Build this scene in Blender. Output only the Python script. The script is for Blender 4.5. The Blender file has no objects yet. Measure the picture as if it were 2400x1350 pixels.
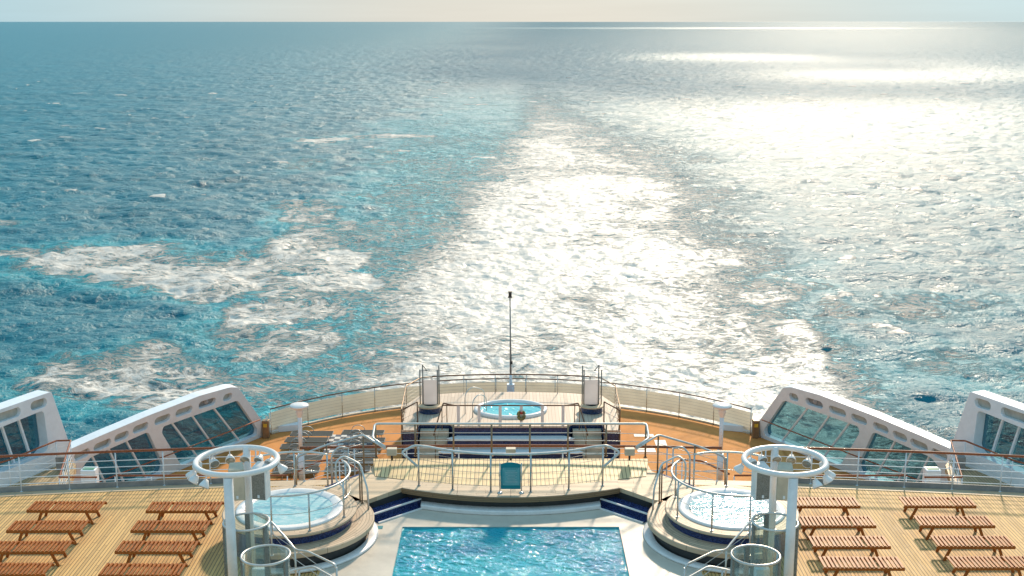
import bpy, bmesh, math, random
import numpy as np
from mathutils import Vector, Matrix
R = math.radians
random.seed(7)
scene = bpy.context.scene
col = scene.collection

# ------------------------------------------------------------------ camera, sky, sun, exposure
CAM_Z = 13.0
SEA_Z = -27.0
cam_d = bpy.data.cameras.new('camera'); cam = bpy.data.objects.new('camera', cam_d); col.objects.link(cam)
cam.location = (0, 0, CAM_Z)
cam.rotation_euler = (R(90 - 12.2), 0, 0)
cam_d.sensor_width = 36; cam_d.lens = 36 * 2900 / 2400
cam_d.shift_x = 3 / 2400
cam_d.clip_start = 0.5; cam_d.clip_end = 90000
scene.camera = cam
SUN_EL, SUN_AZ = 32.5, 15.0          # azimuth measured from +Y towards +X
w = bpy.data.worlds.new('World'); scene.world = w; w.use_nodes = True
wn = w.node_tree; bg = wn.nodes['Background']
sky = wn.nodes.new('ShaderNodeTexSky'); sky.sky_type = 'NISHITA'; sky.sun_disc = False
sky.sun_elevation = R(SUN_EL); sky.sun_rotation = R(SUN_AZ)
sky.air_density = 1.0; sky.dust_density = 0.8; sky.ozone_density = 1.0
# thin bright veil over the clear sky: teal blue aloft, pale and warm in the haze at the horizon
tc = wn.nodes.new('ShaderNodeTexCoord'); sx_ = wn.nodes.new('ShaderNodeSeparateXYZ'); wn.links.new(tc.outputs['Generated'], sx_.inputs[0])
cr = wn.nodes.new('ShaderNodeValToRGB'); wn.links.new(sx_.outputs[2], cr.inputs[0])
for p_, c_ in ((0.0, (0.36, 0.40, 0.405)), (0.013, (0.33, 0.41, 0.43)), (0.035, (0.17, 0.38, 0.46)), (0.3, (0.11, 0.36, 0.47)), (1.0, (0.22, 0.4, 0.52))):
    e_ = cr.color_ramp.elements[0 if p_ == 0 else 1] if p_ in (0.0, 1.0) else cr.color_ramp.elements.new(p_)
    e_.position = p_; e_.color = (*c_, 1)
mp_w = wn.nodes.new('ShaderNodeMapping'); wn.links.new(tc.outputs['Generated'], mp_w.inputs[0]); mp_w.inputs['Scale'].default_value = (2.5, 2.5, 40)
nz = wn.nodes.new('ShaderNodeTexNoise'); nz.inputs['Scale'].default_value = 1.3; nz.inputs['Detail'].default_value = 5; wn.links.new(mp_w.outputs[0], nz.inputs['Vector'])
ml = wn.nodes.new('ShaderNodeMath'); ml.operation = 'MULTIPLY_ADD'; wn.links.new(nz.outputs[0], ml.inputs[0]); ml.inputs[1].default_value = 3.2; ml.inputs[2].default_value = 8.0
vm = wn.nodes.new('ShaderNodeVectorMath'); vm.operation = 'SCALE'; wn.links.new(cr.outputs[0], vm.inputs[0]); wn.links.new(ml.outputs[0], vm.inputs['Scale'])
mx = wn.nodes.new('ShaderNodeMix'); mx.data_type = 'RGBA'; mx.inputs[0].default_value = 0.93
# the haze is creamier astern under the sun and bluer to either side
ab = wn.nodes.new('ShaderNodeMath'); ab.operation = 'ABSOLUTE'; wn.links.new(sx_.outputs[0], ab.inputs[0])
mr = wn.nodes.new('ShaderNodeMapRange'); mr.interpolation_type = 'SMOOTHSTEP'; wn.links.new(ab.outputs[0], mr.inputs[0]); mr.inputs[1].default_value = 0.04; mr.inputs[2].default_value = 0.42
tn = wn.nodes.new('ShaderNodeMix'); tn.data_type = 'RGBA'; wn.links.new(mr.outputs[0], tn.inputs[0])
tn.inputs[6].default_value = (1.08, 1.0, 0.94, 1); tn.inputs[7].default_value = (0.66, 0.93, 1.06, 1)
vm2 = wn.nodes.new('ShaderNodeVectorMath'); vm2.operation = 'MULTIPLY'; wn.links.new(vm.outputs[0], vm2.inputs[0]); wn.links.new(tn.outputs[2], vm2.inputs[1])
wn.links.new(vm2.outputs[0], mx.inputs[7])
wn.links.new(sky.outputs[0], mx.inputs[6]); wn.links.new(mx.outputs[2], bg.inputs[0]); bg.inputs[1].default_value = 0.15
sd = bpy.data.lights.new('sun', 'SUN'); sun = bpy.data.objects.new('sun', sd); col.objects.link(sun)
sd.energy = 4.2; sd.angle = R(4.0); sd.color = (1.0, 0.81, 0.61)
sv = Vector((math.sin(R(SUN_AZ)) * math.cos(R(SUN_EL)), math.cos(R(SUN_AZ)) * math.cos(R(SUN_EL)), math.sin(R(SUN_EL))))
sun.rotation_euler = sv.to_track_quat('Z', 'Y').to_euler()
scene.view_settings.view_transform = 'Standard'; scene.view_settings.look = 'None'
scene.view_settings.exposure = 0.2; scene.view_settings.gamma = 1.0
scene.cycles.max_bounces = 8; scene.cycles.transparent_max_bounces = 12
scene.cycles.use_denoising = True

# ------------------------------------------------------------------ object helpers
def tag(o, label=None, cat=None, group=None, kind=None):
    if label: o['label'] = label
    if cat: o['category'] = cat
    if group: o['group'] = group
    if kind: o['kind'] = kind
    return o
def empty(name, loc=(0, 0, 0), rz=0.0, label=None, cat=None, group=None):
    o = bpy.data.objects.new(name, None); col.objects.link(o)
    o.location = loc; o.rotation_euler = (0, 0, rz); o.empty_display_size = 0.3
    return tag(o, label, cat, group)
def copy_tree(o, parent=None):
    c = o.copy(); col.objects.link(c)
    if parent: c.parent = parent
    for ch in o.children: copy_tree(ch, c)
    return c

def fillet(pts, r, seg=4):
    pts = [Vector(p) for p in pts]
    out = [pts[0]]
    for i in range(1, len(pts) - 1):
        a, b, c = pts[i - 1], pts[i], pts[i + 1]
        d1, d2 = (a - b), (c - b)
        rr = min(r, d1.length * 0.45, d2.length * 0.45)
        p, q = b + d1.normalized() * rr, b + d2.normalized() * rr
        for k in range(seg + 1):
            t = k / seg
            out.append(p * (1 - t) ** 2 + b * 2 * t * (1 - t) + q * t * t)
    out.append(pts[-1])
    return out

class MB:
    def __init__(s): s.v = []; s.f = []; s.sm = []
    def add(s, vs, fs, smooth=False):
        n = len(s.v); s.v += [tuple(p) for p in vs]
        for f in fs: s.f.append([n + i for i in f]); s.sm.append(smooth)
        return s
    def box(s, c, d, rz=0.0, m=None):
        hx, hy, hz = d[0] / 2, d[1] / 2, d[2] / 2
        M = m or Matrix.Rotation(rz, 3, 'Z')
        vs = [Vector(c) + M @ Vector((x * hx, y * hy, z * hz)) for x in (-1, 1) for y in (-1, 1) for z in (-1, 1)]
        return s.add(vs, [(0, 1, 3, 2), (4, 6, 7, 5), (0, 4, 5, 1), (2, 3, 7, 6), (0, 2, 6, 4), (1, 5, 7, 3)])
    def bar(s, a, b, wd, ht, up=(0, 0, 1)):
        a, b = Vector(a), Vector(b); d = (b - a); L = d.length; d.normalize()
        x = d.cross(Vector(up))
        if x.length < 1e-4: x = d.cross(Vector((0, 1, 0)))
        x.normalize(); z = x.cross(d)
        M = Matrix((x, d, z)).transposed()
        return s.box((a + b) / 2, (wd, L, ht), m=M)
    def tube(s, pts, r, n=8, closed=False, caps=True, flat=1.0):
        pts = [Vector(p) for p in pts]; N = len(pts); base = []
        up = Vector((0, 0, 1)); px = None
        for i, p in enumerate(pts):
            if closed: t = pts[(i + 1) % N] - pts[i - 1]
            else: t = pts[min(i + 1, N - 1)] - pts[max(i - 1, 0)]
            t.normalize()
            x = t.cross(up)
            if x.length < 0.05: x = px if px is not None else Vector((1, 0, 0))
            x = (x - t * x.dot(t)).normalized(); px = x
            y = x.cross(t)
            rr = r[i] if isinstance(r, (list, tuple)) else r
            for k in range(n):
                a = 2 * math.pi * k / n
                base.append(p + x * (math.cos(a) * rr) + y * (math.sin(a) * rr * flat))
        fs = []
        for i in range(N if closed else N - 1):
            j = (i + 1) % N
            for k in range(n):
                l = (k + 1) % n
                fs.append((i * n + k, i * n + l, j * n + l, j * n + k))
        s.add(base, fs, True)
        if caps and not closed:
            m = len(s.v) - N * n
            s.f.append([m + k for k in range(n)][::-1]); s.sm.append(False)
            s.f.append([m + (N - 1) * n + k for k in range(n)]); s.sm.append(False)
        return s
    def lathe(s, c, prof, n=48, a0=0, a1=360, sx=1.0, sy=1.0, smooth=True):
        full = abs(a1 - a0) >= 359.9; m = n if full else n + 1; vs = []
        for r, z in prof:
            for k in range(m):
                a = R(a0 + (a1 - a0) * k / n)
                vs.append((c[0] + math.cos(a) * r * sx, c[1] + math.sin(a) * r * sy, c[2] + z))
        fs = []
        for i in range(len(prof) - 1):
            for k in range(n):
                l = (k + 1) % m
                fs.append((i * m + k, i * m + l, (i + 1) * m + l, (i + 1) * m + k))
        s.add(vs, fs, smooth); return s
    def cyl(s, c, r, h, n=20, smooth=True):
        b = len(s.v)
        s.lathe(c, [(r, 0), (r, h)], n, smooth=smooth)
        s.f.append([b + k for k in range(n)][::-1]); s.sm.append(False)
        s.f.append([b + n + k for k in range(n)]); s.sm.append(False)
        return s
    def prism(s, poly, z0, z1, holes=(), zf=None):
        """extruded polygon with optional holes; zf(x,y) gives an extra height for the top"""
        bm = bmesh.new(); ed = []
        for lp in [poly] + list(holes):
            vv = [bm.verts.new((p[0], p[1], z1)) for p in lp]
            ed += [bm.edges.new((vv[i], vv[(i + 1) % len(vv)])) for i in range(len(vv))]
        bmesh.ops.triangle_fill(bm, edges=ed, use_beauty=True)
        bmesh.ops.recalc_face_normals(bm, faces=bm.faces)
        if sum(f.normal.z for f in bm.faces) < 0: bmesh.ops.reverse_faces(bm, faces=bm.faces)
        bm.verts.index_update(); bm.verts.ensure_lookup_table()
        top = [v.co.copy() for v in bm.verts]; n = len(top)
        fs = [[v.index for v in f.verts] for f in bm.faces]
        bot = [Vector((p.x, p.y, z0)) for p in top]
        if zf: top = [Vector((p.x, p.y, p.z + zf(p.x, p.y))) for p in top]
        F = [f for f in fs] + [[i + n for i in f][::-1] for f in fs]
        for e in bm.edges:
            if len(e.link_faces) == 1:
                f = e.link_faces[0]; a, b = e.verts[0].index, e.verts[1].index
                idx = [v.index for v in f.verts]
                if idx[(idx.index(a) + 1) % len(idx)] != b: a, b = b, a
                F.append([b, a, a + n, b + n])
        bm.free()
        return s.add(list(top) + bot, F)
    def xf(s, M, i0=0):
        s.v[i0:] = [tuple(M @ Vector(p)) for p in s.v[i0:]]; return s
    def build(s, name, mat, parent=None, bevel=0.0, loc=None, mirror=False):
        vs = [(-x, y, z) for x, y, z in s.v] if mirror else s.v
        fs = [f[::-1] for f in s.f] if mirror else s.f
        me = bpy.data.meshes.new(name); me.from_pydata(vs, [], fs); me.update()
        me.polygons.foreach_set('use_smooth', s.sm)
        me.materials.append(mat)
        o = bpy.data.objects.new(name, me); col.objects.link(o)
        if parent: o.parent = parent
        if loc: o.location = loc
        if bevel:
            b = o.modifiers.new('bevel', 'BEVEL'); b.width = bevel; b.segments = 2; b.limit_method = 'ANGLE'
        return o

# ------------------------------------------------------------------ materials
def new_mat(name):
    m = bpy.data.materials.new(name); m.use_nodes = True
    nt = m.node_tree; return m, nt, nt.nodes['Principled BSDF']
def nd(nt, typ, **kw):
    n = nt.nodes.new(typ)
    for k, v in kw.items():
        if k.startswith('i_'): n.inputs[int(k[2:])].default_value = v
        else: setattr(n, k, v)
    return n
def mth(nt, op, a, b=None, c=None, clamp=False):
    n = nt.nodes.new('ShaderNodeMath'); n.operation = op; n.use_clamp = clamp
    for i, x in enumerate((a, b, c)):
        if x is None: continue
        if isinstance(x, (int, float)): n.inputs[i].default_value = x
        else: nt.links.new(x, n.inputs[i])
    return n.outputs[0]
def mixc(nt, fac, a, b, typ='MIX'):
    n = nt.nodes.new('ShaderNodeMix'); n.data_type = 'RGBA'; n.blend_type = typ
    for i, x in ((0, fac), (6, a), (7, b)):
        if isinstance(x, (int, float)): n.inputs[i].default_value = x
        elif isinstance(x, tuple): n.inputs[i].default_value = (*x, 1) if len(x) == 3 else x
        else: nt.links.new(x, n.inputs[i])
    return n.outputs[2]
def ramp(nt, x, a, b):
    n = nt.nodes.new('ShaderNodeMapRange'); n.interpolation_type = 'SMOOTHSTEP'
    nt.links.new(x, n.inputs[0])
    for i, q in ((1, a), (2, b)):
        if isinstance(q, (int, float)): n.inputs[i].default_value = q
        else: nt.links.new(q, n.inputs[i])
    return n.outputs[0]
def noise(nt, vec, scale, detail=4, rough=0.55, dist=0.0):
    n = nd(nt, 'ShaderNodeTexNoise'); n.inputs['Scale'].default_value = scale
    n.inputs['Detail'].default_value = detail; n.inputs['Roughness'].default_value = rough
    n.inputs['Distortion'].default_value = dist
    if vec is not None: nt.links.new(vec, n.inputs['Vector'])
    return n.outputs[0]
def bump(nt, bs, h, strength=0.3, dist=0.02):
    b = nd(nt, 'ShaderNodeBump'); b.inputs['Strength'].default_value = strength; b.inputs['Distance'].default_value = dist
    nt.links.new(h, b.inputs['Height']); nt.links.new(b.outputs[0], bs.inputs['Normal'])
def paint(name, c, rough=0.5, metal=0.0, var=0.08, bmp=0.0, scale=3.0, coat=0.0):
    m, nt, bs = new_mat(name)
    g = nd(nt, 'ShaderNodeNewGeometry'); n = noise(nt, g.outputs['Position'], scale, 6, 0.65)
    dark = tuple(x * (1 - var * 3) for x in c); lite = tuple(min(1, x * (1 + var)) for x in c)
    nt.links.new(mixc(nt, ramp(nt, n, 0.3, 0.65), dark, lite), bs.inputs['Base Color'])
    n2 = noise(nt, g.outputs['Position'], scale * 6, 4)
    nt.links.new(mth(nt, 'MULTIPLY_ADD', n2, 0.25, rough - 0.12), bs.inputs['Roughness'])
    bs.inputs['Metallic'].default_value = metal; bs.inputs['Coat Weight'].default_value = coat
    if bmp: bump(nt, bs, n2, bmp, 0.01)
    return m
def planks(name, base, width=0.12, axis='x', seam=0.016, seamc=(0.05, 0.03, 0.02), rough=0.55, var=0.16, center=(0, 0), joint=2.2, stain=0.25, stainc=(0.36, 0.2, 0.08)):
    m, nt, bs = new_mat(name)
    g = nd(nt, 'ShaderNodeNewGeometry'); P = g.outputs['Position']
    sep = nd(nt, 'ShaderNodeSeparateXYZ'); nt.links.new(P, sep.inputs[0])
    X, Y, Z = sep.outputs
    if axis == 'x': a, l = X, Y
    elif axis == 'y': a, l = Y, X
    elif axis == 'z': a, l = Z, X
    else:
        dx = mth(nt, 'SUBTRACT', X, center[0]); dy = mth(nt, 'SUBTRACT', Y, center[1])
        a = mth(nt, 'SQRT', mth(nt, 'ADD', mth(nt, 'MULTIPLY', dx, dx), mth(nt, 'MULTIPLY', dy, dy)))
        l = mth(nt, 'MULTIPLY', mth(nt, 'ARCTAN2', dy, dx), 2.0)
    q = mth(nt, 'DIVIDE', mth(nt, 'ADD', a, 50.0), width)
    idx = mth(nt, 'FLOOR', q); fr = mth(nt, 'FRACT', q)
    ed = mth(nt, 'MULTIPLY', mth(nt, 'MINIMUM', fr, mth(nt, 'SUBTRACT', 1.0, fr)), width)
    wn1 = nd(nt, 'ShaderNodeTexWhiteNoise', noise_dimensions='1D'); nt.links.new(idx, wn1.inputs['W'])
    lj = mth(nt, 'DIVIDE', mth(nt, 'ADD', l, mth(nt, 'MULTIPLY', wn1.outputs[0], joint)), joint)
    jf = mth(nt, 'FRACT', lj); jed = mth(nt, 'MULTIPLY', mth(nt, 'MINIMUM', jf, mth(nt, 'SUBTRACT', 1.0, jf)), joint)
    wn2 = nd(nt, 'ShaderNodeTexWhiteNoise', noise_dimensions='2D')
    cmb = nd(nt, 'ShaderNodeCombineXYZ'); nt.links.new(idx, cmb.inputs[0]); nt.links.new(mth(nt, 'FLOOR', lj), cmb.inputs[1])
    nt.links.new(cmb.outputs[0], wn2.inputs['Vector'])
    gv = nd(nt, 'ShaderNodeCombineXYZ'); nt.links.new(mth(nt, 'MULTIPLY', a, 40.0), gv.inputs[0]); nt.links.new(mth(nt, 'MULTIPLY', l, 2.0), gv.inputs[1])
    nt.links.new(wn2.outputs[0], gv.inputs[2])
    grain = noise(nt, gv.outputs[0], 1.0, 5, 0.6)
    tone = mth(nt, 'ADD', mth(nt, 'MULTIPLY', wn2.outputs[0], 0.65), mth(nt, 'MULTIPLY', grain, 0.35))
    c = mixc(nt, tone, tuple(x * (1 - var * 1.6) for x in base), tuple(min(0.95, x * (1 + var)) for x in base))
    st = noise(nt, P, 0.9, 7, 0.7, 0.6)
    c = mixc(nt, mth(nt, 'MULTIPLY', ramp(nt, st, 0.53, 0.74), stain), c, stainc)
    st2 = noise(nt, P, 3.2, 5, 0.7)
    c = mixc(nt, mth(nt, 'MULTIPLY', ramp(nt, st2, 0.62, 0.72), stain * 1.3), c, stainc)
    sm = mth(nt, 'MAXIMUM', mth(nt, 'SUBTRACT', 1.0, ramp(nt, ed, seam * 0.3, seam * 0.62)), mth(nt, 'SUBTRACT', 1.0, ramp(nt, jed, 0.003, 0.008)))
    c = mixc(nt, mth(nt, 'MULTIPLY', sm, 0.85), c, seamc)
    nt.links.new(c, bs.inputs['Base Color'])
    nt.links.new(mth(nt, 'MULTIPLY_ADD', grain, 0.3, rough - 0.15), bs.inputs['Roughness'])
    bump(nt, bs, mth(nt, 'ADD', mth(nt, 'MULTIPLY', grain, 0.3), mth(nt, 'SUBTRACT', 1.0, sm)), 0.35, 0.006)
    return m
def mosaic(name, c1=(0.012, 0.022, 0.11), c2=(0.05, 0.1, 0.32)):
    m, nt, bs = new_mat(name)
    g = nd(nt, 'ShaderNodeNewGeometry')
    v = nd(nt, 'ShaderNodeTexVoronoi'); v.inputs['Scale'].default_value = 38; nt.links.new(g.outputs['Position'], v.inputs['Vector'])
    sp = nd(nt, 'ShaderNodeSeparateColor'); nt.links.new(v.outputs['Color'], sp.inputs[0])
    c = mixc(nt, ramp(nt, sp.outputs[0], 0.1, 0.95), c1, c2)
    c = mixc(nt, ramp(nt, sp.outputs[1], 0.9, 0.94), c, (0.06, 0.08, 0.18))
    nt.links.new(c, bs.inputs['Base Color']); bs.inputs['Roughness'].default_value = 0.22
    return m
def wood(name, c, rough=0.4, scale=6.0, coat=0.0):
    m, nt, bs = new_mat(name)
    g = nd(nt, 'ShaderNodeTexCoord'); mp = nd(nt, 'ShaderNodeMapping'); nt.links.new(g.outputs['Object'], mp.inputs[0])
    mp.inputs['Scale'].default_value = (6, 1.2, 6)
    n = noise(nt, mp.outputs[0], scale, 6, 0.65, 0.4)
    n3 = noise(nt, g.outputs['Object'], 9.0, 3)
    cc = mixc(nt, ramp(nt, n, 0.3, 0.7), tuple(x * 0.5 for x in c), tuple(min(1, x * 1.35) for x in c))
    cc = mixc(nt, mth(nt, 'MULTIPLY', ramp(nt, n3, 0.45, 0.7), 0.4), cc, tuple(x * 0.55 for x in c))
    nt.links.new(cc, bs.inputs['Base Color']); bs.inputs['Coat Weight'].default_value = coat; bs.inputs['Specular IOR Level'].default_value = 0.25
    nt.links.new(mth(nt, 'MULTIPLY_ADD', n, 0.25, rough - 0.1), bs.inputs['Roughness'])
    return m
def glassm(name, tint, op=0.25, rough=0.03):
    m = bpy.data.materials.new(name); m.use_nodes = True; nt = m.node_tree
    for n in list(nt.nodes):
        if n.type == 'BSDF_PRINCIPLED': nt.nodes.remove(n)
    out = [n for n in nt.nodes if n.type == 'OUTPUT_MATERIAL'][0]
    t = nd(nt, 'ShaderNodeBsdfTransparent'); t.inputs[0].default_value = (*tint, 1)
    gl = nd(nt, 'ShaderNodeBsdfGlossy'); gl.inputs['Roughness'].default_value = rough
    lw = nd(nt, 'ShaderNodeLayerWeight'); lw.inputs[0].default_value = 0.5
    fac = mth(nt, 'MULTIPLY_ADD', mth(nt, 'POWER', lw.outputs['Facing'], 4.0), 0.7, 0.04)
    df = nd(nt, 'ShaderNodeBsdfDiffuse'); df.inputs[0].default_value = (0.6, 0.68, 0.66, 1)
    g = nd(nt, 'ShaderNodeNewGeometry')
    mx0 = nd(nt, 'ShaderNodeMixShader'); nt.links.new(mth(nt, 'MULTIPLY', noise(nt, g.outputs['Position'], 2.0, 5), op), mx0.inputs[0])
    nt.links.new(t.outputs[0], mx0.inputs[1]); nt.links.new(df.outputs[0], mx0.inputs[2])
    mx = nd(nt, 'ShaderNodeMixShader'); nt.links.new(fac, mx.inputs[0])
    nt.links.new(mx0.outputs[0], mx.inputs[1]); nt.links.new(gl.outputs[0], mx.inputs[2])
    nt.links.new(mx.outputs[0], out.inputs[0])
    return m

def cloth(name, c):
    m, nt, bs = new_mat(name)
    g = nd(nt, 'ShaderNodeNewGeometry'); n = noise(nt, g.outputs['Position'], 1.5, 5)
    cc = mixc(nt, n, tuple(x * .85 for x in c), tuple(x * 1.1 for x in c)); nt.links.new(cc, bs.inputs['Base Color']); bs.inputs['Roughness'].default_value = 0.8
    tr = nd(nt, 'ShaderNodeBsdfTranslucent'); nt.links.new(cc, tr.inputs[0])
    mxs = nd(nt, 'ShaderNodeMixShader'); mxs.inputs[0].default_value = 0.6
    out = [x for x in nt.nodes if x.type == 'OUTPUT_MATERIAL'][0]
    nt.links.new(bs.outputs[0], mxs.inputs[1]); nt.links.new(tr.outputs[0], mxs.inputs[2]); nt.links.new(mxs.outputs[0], out.inputs[0])
    return m
HT = 5.65, 29.75      # hot tub centre (|x|, y)
M = dict(
    teak=planks('teak_deck', (0.64, 0.39, 0.14), 0.088, 'x', stain=0.35, seam=0.02, rough=0.7, var=0.2),
    teak_pale=planks('teak_pale', (0.66, 0.54, 0.38), 0.1, 'x', stain=0.25, seam=0.012, seamc=(0.2, 0.12, 0.07)),
    teak_ramp=planks('teak_ramp', (0.86, 0.6, 0.3), 0.115, 'x', stain=0.5, joint=30, var=0.12, seam=0.022),
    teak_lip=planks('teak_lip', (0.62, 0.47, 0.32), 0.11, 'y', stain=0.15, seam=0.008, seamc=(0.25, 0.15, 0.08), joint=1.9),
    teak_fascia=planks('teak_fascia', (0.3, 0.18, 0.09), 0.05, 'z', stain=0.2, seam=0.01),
    teak_walk=planks('teak_walk', (0.62, 0.46, 0.3), 0.3, 'y', stain=0.5, seam=0.006, seamc=(0.3, 0.18, 0.1), joint=3),
    teak_wing=planks('teak_wing', (0.5, 0.36, 0.2), 0.11, 'x', stain=0.3),
    ringL=planks('teak_ring_port', (0.58, 0.43, 0.29), 0.085, 'r', center=(-HT[0], HT[1]), stain=0.3, seam=0.012, joint=1.3),
    ringR=planks('teak_ring_starboard', (0.58, 0.43, 0.29), 0.085, 'r', center=(HT[0], HT[1]), stain=0.3, seam=0.012, joint=1.3),
    aft_top=planks('aft_platform_teak', (0.6, 0.47, 0.36), 0.16, 'x', stain=0.2, seam=0.022, seamc=(0.36, 0.22, 0.15), joint=20),
    rail_teak=wood('rail_teak', (0.3, 0.085, 0.03), 0.35, coat=0.3),
    rail_dark=wood('rail_dark_teak', (0.16, 0.07, 0.03), 0.4, coat=0.2),
    lounger=wood('lounger_teak', (0.4, 0.12, 0.02), 0.5, coat=0.0),
    white=paint('white_paint', (0.72, 0.78, 0.83), 0.4, var=0.02, bmp=0.03),
    white_soft=paint('white_gelcoat', (0.8, 0.77, 0.75), 0.3, var=0.03),
    beige=paint('beige_paint', (0.55, 0.48, 0.37), 0.55, var=0.05),
    port=paint('porthole_backing', (0.4, 0.42, 0.38), 0.5),
    canvas=cloth('beige_canvas', (0.82, 0.77, 0.67)),
    orange=paint('orange_deck_coating', (0.62, 0.25, 0.06), 0.85, var=0.07, bmp=0.05, scale=0.8),
    surround=paint('pool_surround_paint', (0.6, 0.53, 0.44), 0.35, var=0.05, scale=0.9),
    steel=paint('stainless_steel', (0.55, 0.55, 0.53), 0.25, metal=0.9, var=0.06),
    steel_pale=paint('pale_rail_metal', (0.6, 0.59, 0.56), 0.35, metal=0.5, var=0.06),
    rail_brown=paint('bronze_post', (0.3, 0.2, 0.12), 0.4, metal=0.5),
    wire=paint('wire_rope', (0.4, 0.38, 0.35), 0.4, metal=0.6),
    grey=paint('grey_plate', (0.25, 0.26, 0.26), 0.5),
    dark=paint('near_black', (0.03, 0.03, 0.03), 0.5),
    grille=paint('speaker_grille', (0.22, 0.22, 0.2), 0.6, scale=40, var=0.15),
    mesh=paint('lounger_mesh_fabric', (0.05, 0.055, 0.05), 0.95, scale=20),
    mosaic=mosaic('blue_mosaic', (0.01, 0.016, 0.07), (0.03, 0.055, 0.18)), mosaic_d=mosaic('navy_mosaic', (0.006, 0.016, 0.06), (0.015, 0.05, 0.14)),
    glass=glassm('tinted_window_glass', (0.32, 0.48, 0.52), 0.01),
    clear=glassm('green_clear_glass', (0.9, 0.95, 0.93), 0.06),
    frost=cloth('frosted_panel', (0.75, 0.73, 0.73)),
    lens=paint('lamp_lens', (0.35, 0.38, 0.38), 0.1, metal=0.4),
    yellow=paint('amber_lens', (0.8, 0.5, 0.05), 0.3),
    green=paint('green_sign', (0.02, 0.3, 0.12), 0.5),
    teal=paint('teal_board', (0.0, 0.19, 0.23), 0.4),
    poster=paint('poster_paper', (0.14, 0.36, 0.38), 0.4, var=0.03),
    navy=paint('navy_square', (0.015, 0.05, 0.1), 0.5),
    boardw=paint('white_square', (0.7, 0.68, 0.64), 0.5),
    ring_y=paint('life_ring_cover', (0.22, 0.2, 0.07), 0.6, scale=15, var=0.2),
    red=paint('red_strap', (0.4, 0.04, 0.03), 0.6),
    hull=paint('hull_paint', (0.6, 0.6, 0.58), 0.4),
)

# ------------------------------------------------------------------ water
def wave_tile(N, L, seed, wind, spread, lmin, lpeak):
    rng = np.random.default_rng(seed)
    k1 = np.fft.fftfreq(N, L / N) * 2 * np.pi
    KX, KY = np.meshgrid(k1, k1); K = np.hypot(KX, KY); K[0, 0] = 1
    kp = 2 * np.pi / lpeak
    c = (KX * math.cos(wind) + KY * math.sin(wind)) / K
    S = np.exp(-1.25 * (kp / K) ** 2) / K ** 3.3 * (spread + (1 - spread) * c ** 2) * np.exp(-(K * lmin / 6.28) ** 2)
    S[0, 0] = 0
    H = np.sqrt(S) * np.exp(2j * np.pi * rng.random((N, N)))
    h = np.fft.ifft2(H).real; s = 1 / h.std()
    dx = np.fft.ifft2(-1j * H * KX / K).real; dy = np.fft.ifft2(-1j * H * KY / K).real
    return h * s, dx * s, dy * s, L
def samp(A, L, x, y):
    N = A.shape[0]; u = (x / L * N) % N; v = (y / L * N) % N
    i = u.astype(int); j = v.astype(int); fu = u - i; fv = v - j
    i2 = (i + 1) % N; j2 = (j + 1) % N; i %= N; j %= N
    return (A[j, i] * (1 - fu) + A[j, i2] * fu) * (1 - fv) + (A[j2, i] * (1 - fu) + A[j2, i2] * fu) * fv
def vnoise(x, y, seed):
    rng = np.random.default_rng(seed); G = rng.random((256, 256))
    u = np.floor(x).astype(int); v = np.floor(y).astype(int); fx = x - u; fy = y - v
    fx = fx * fx * (3 - 2 * fx); fy = fy * fy * (3 - 2 * fy)
    g = lambda a, b: G[b % 256, a % 256]
    return (g(u, v) * (1 - fx) + g(u + 1, v) * fx) * (1 - fy) + (g(u, v + 1) * (1 - fx) + g(u + 1, v + 1) * fx) * fy
def fbm(x, y, seed, o=4):
    s = 0; a = 0.5; t = 0
    for i in range(o):
        s = s + a * vnoise(x * 2 ** i, y * 2 ** i, seed + i); t += a; a *= 0.55
    return s / t

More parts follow.
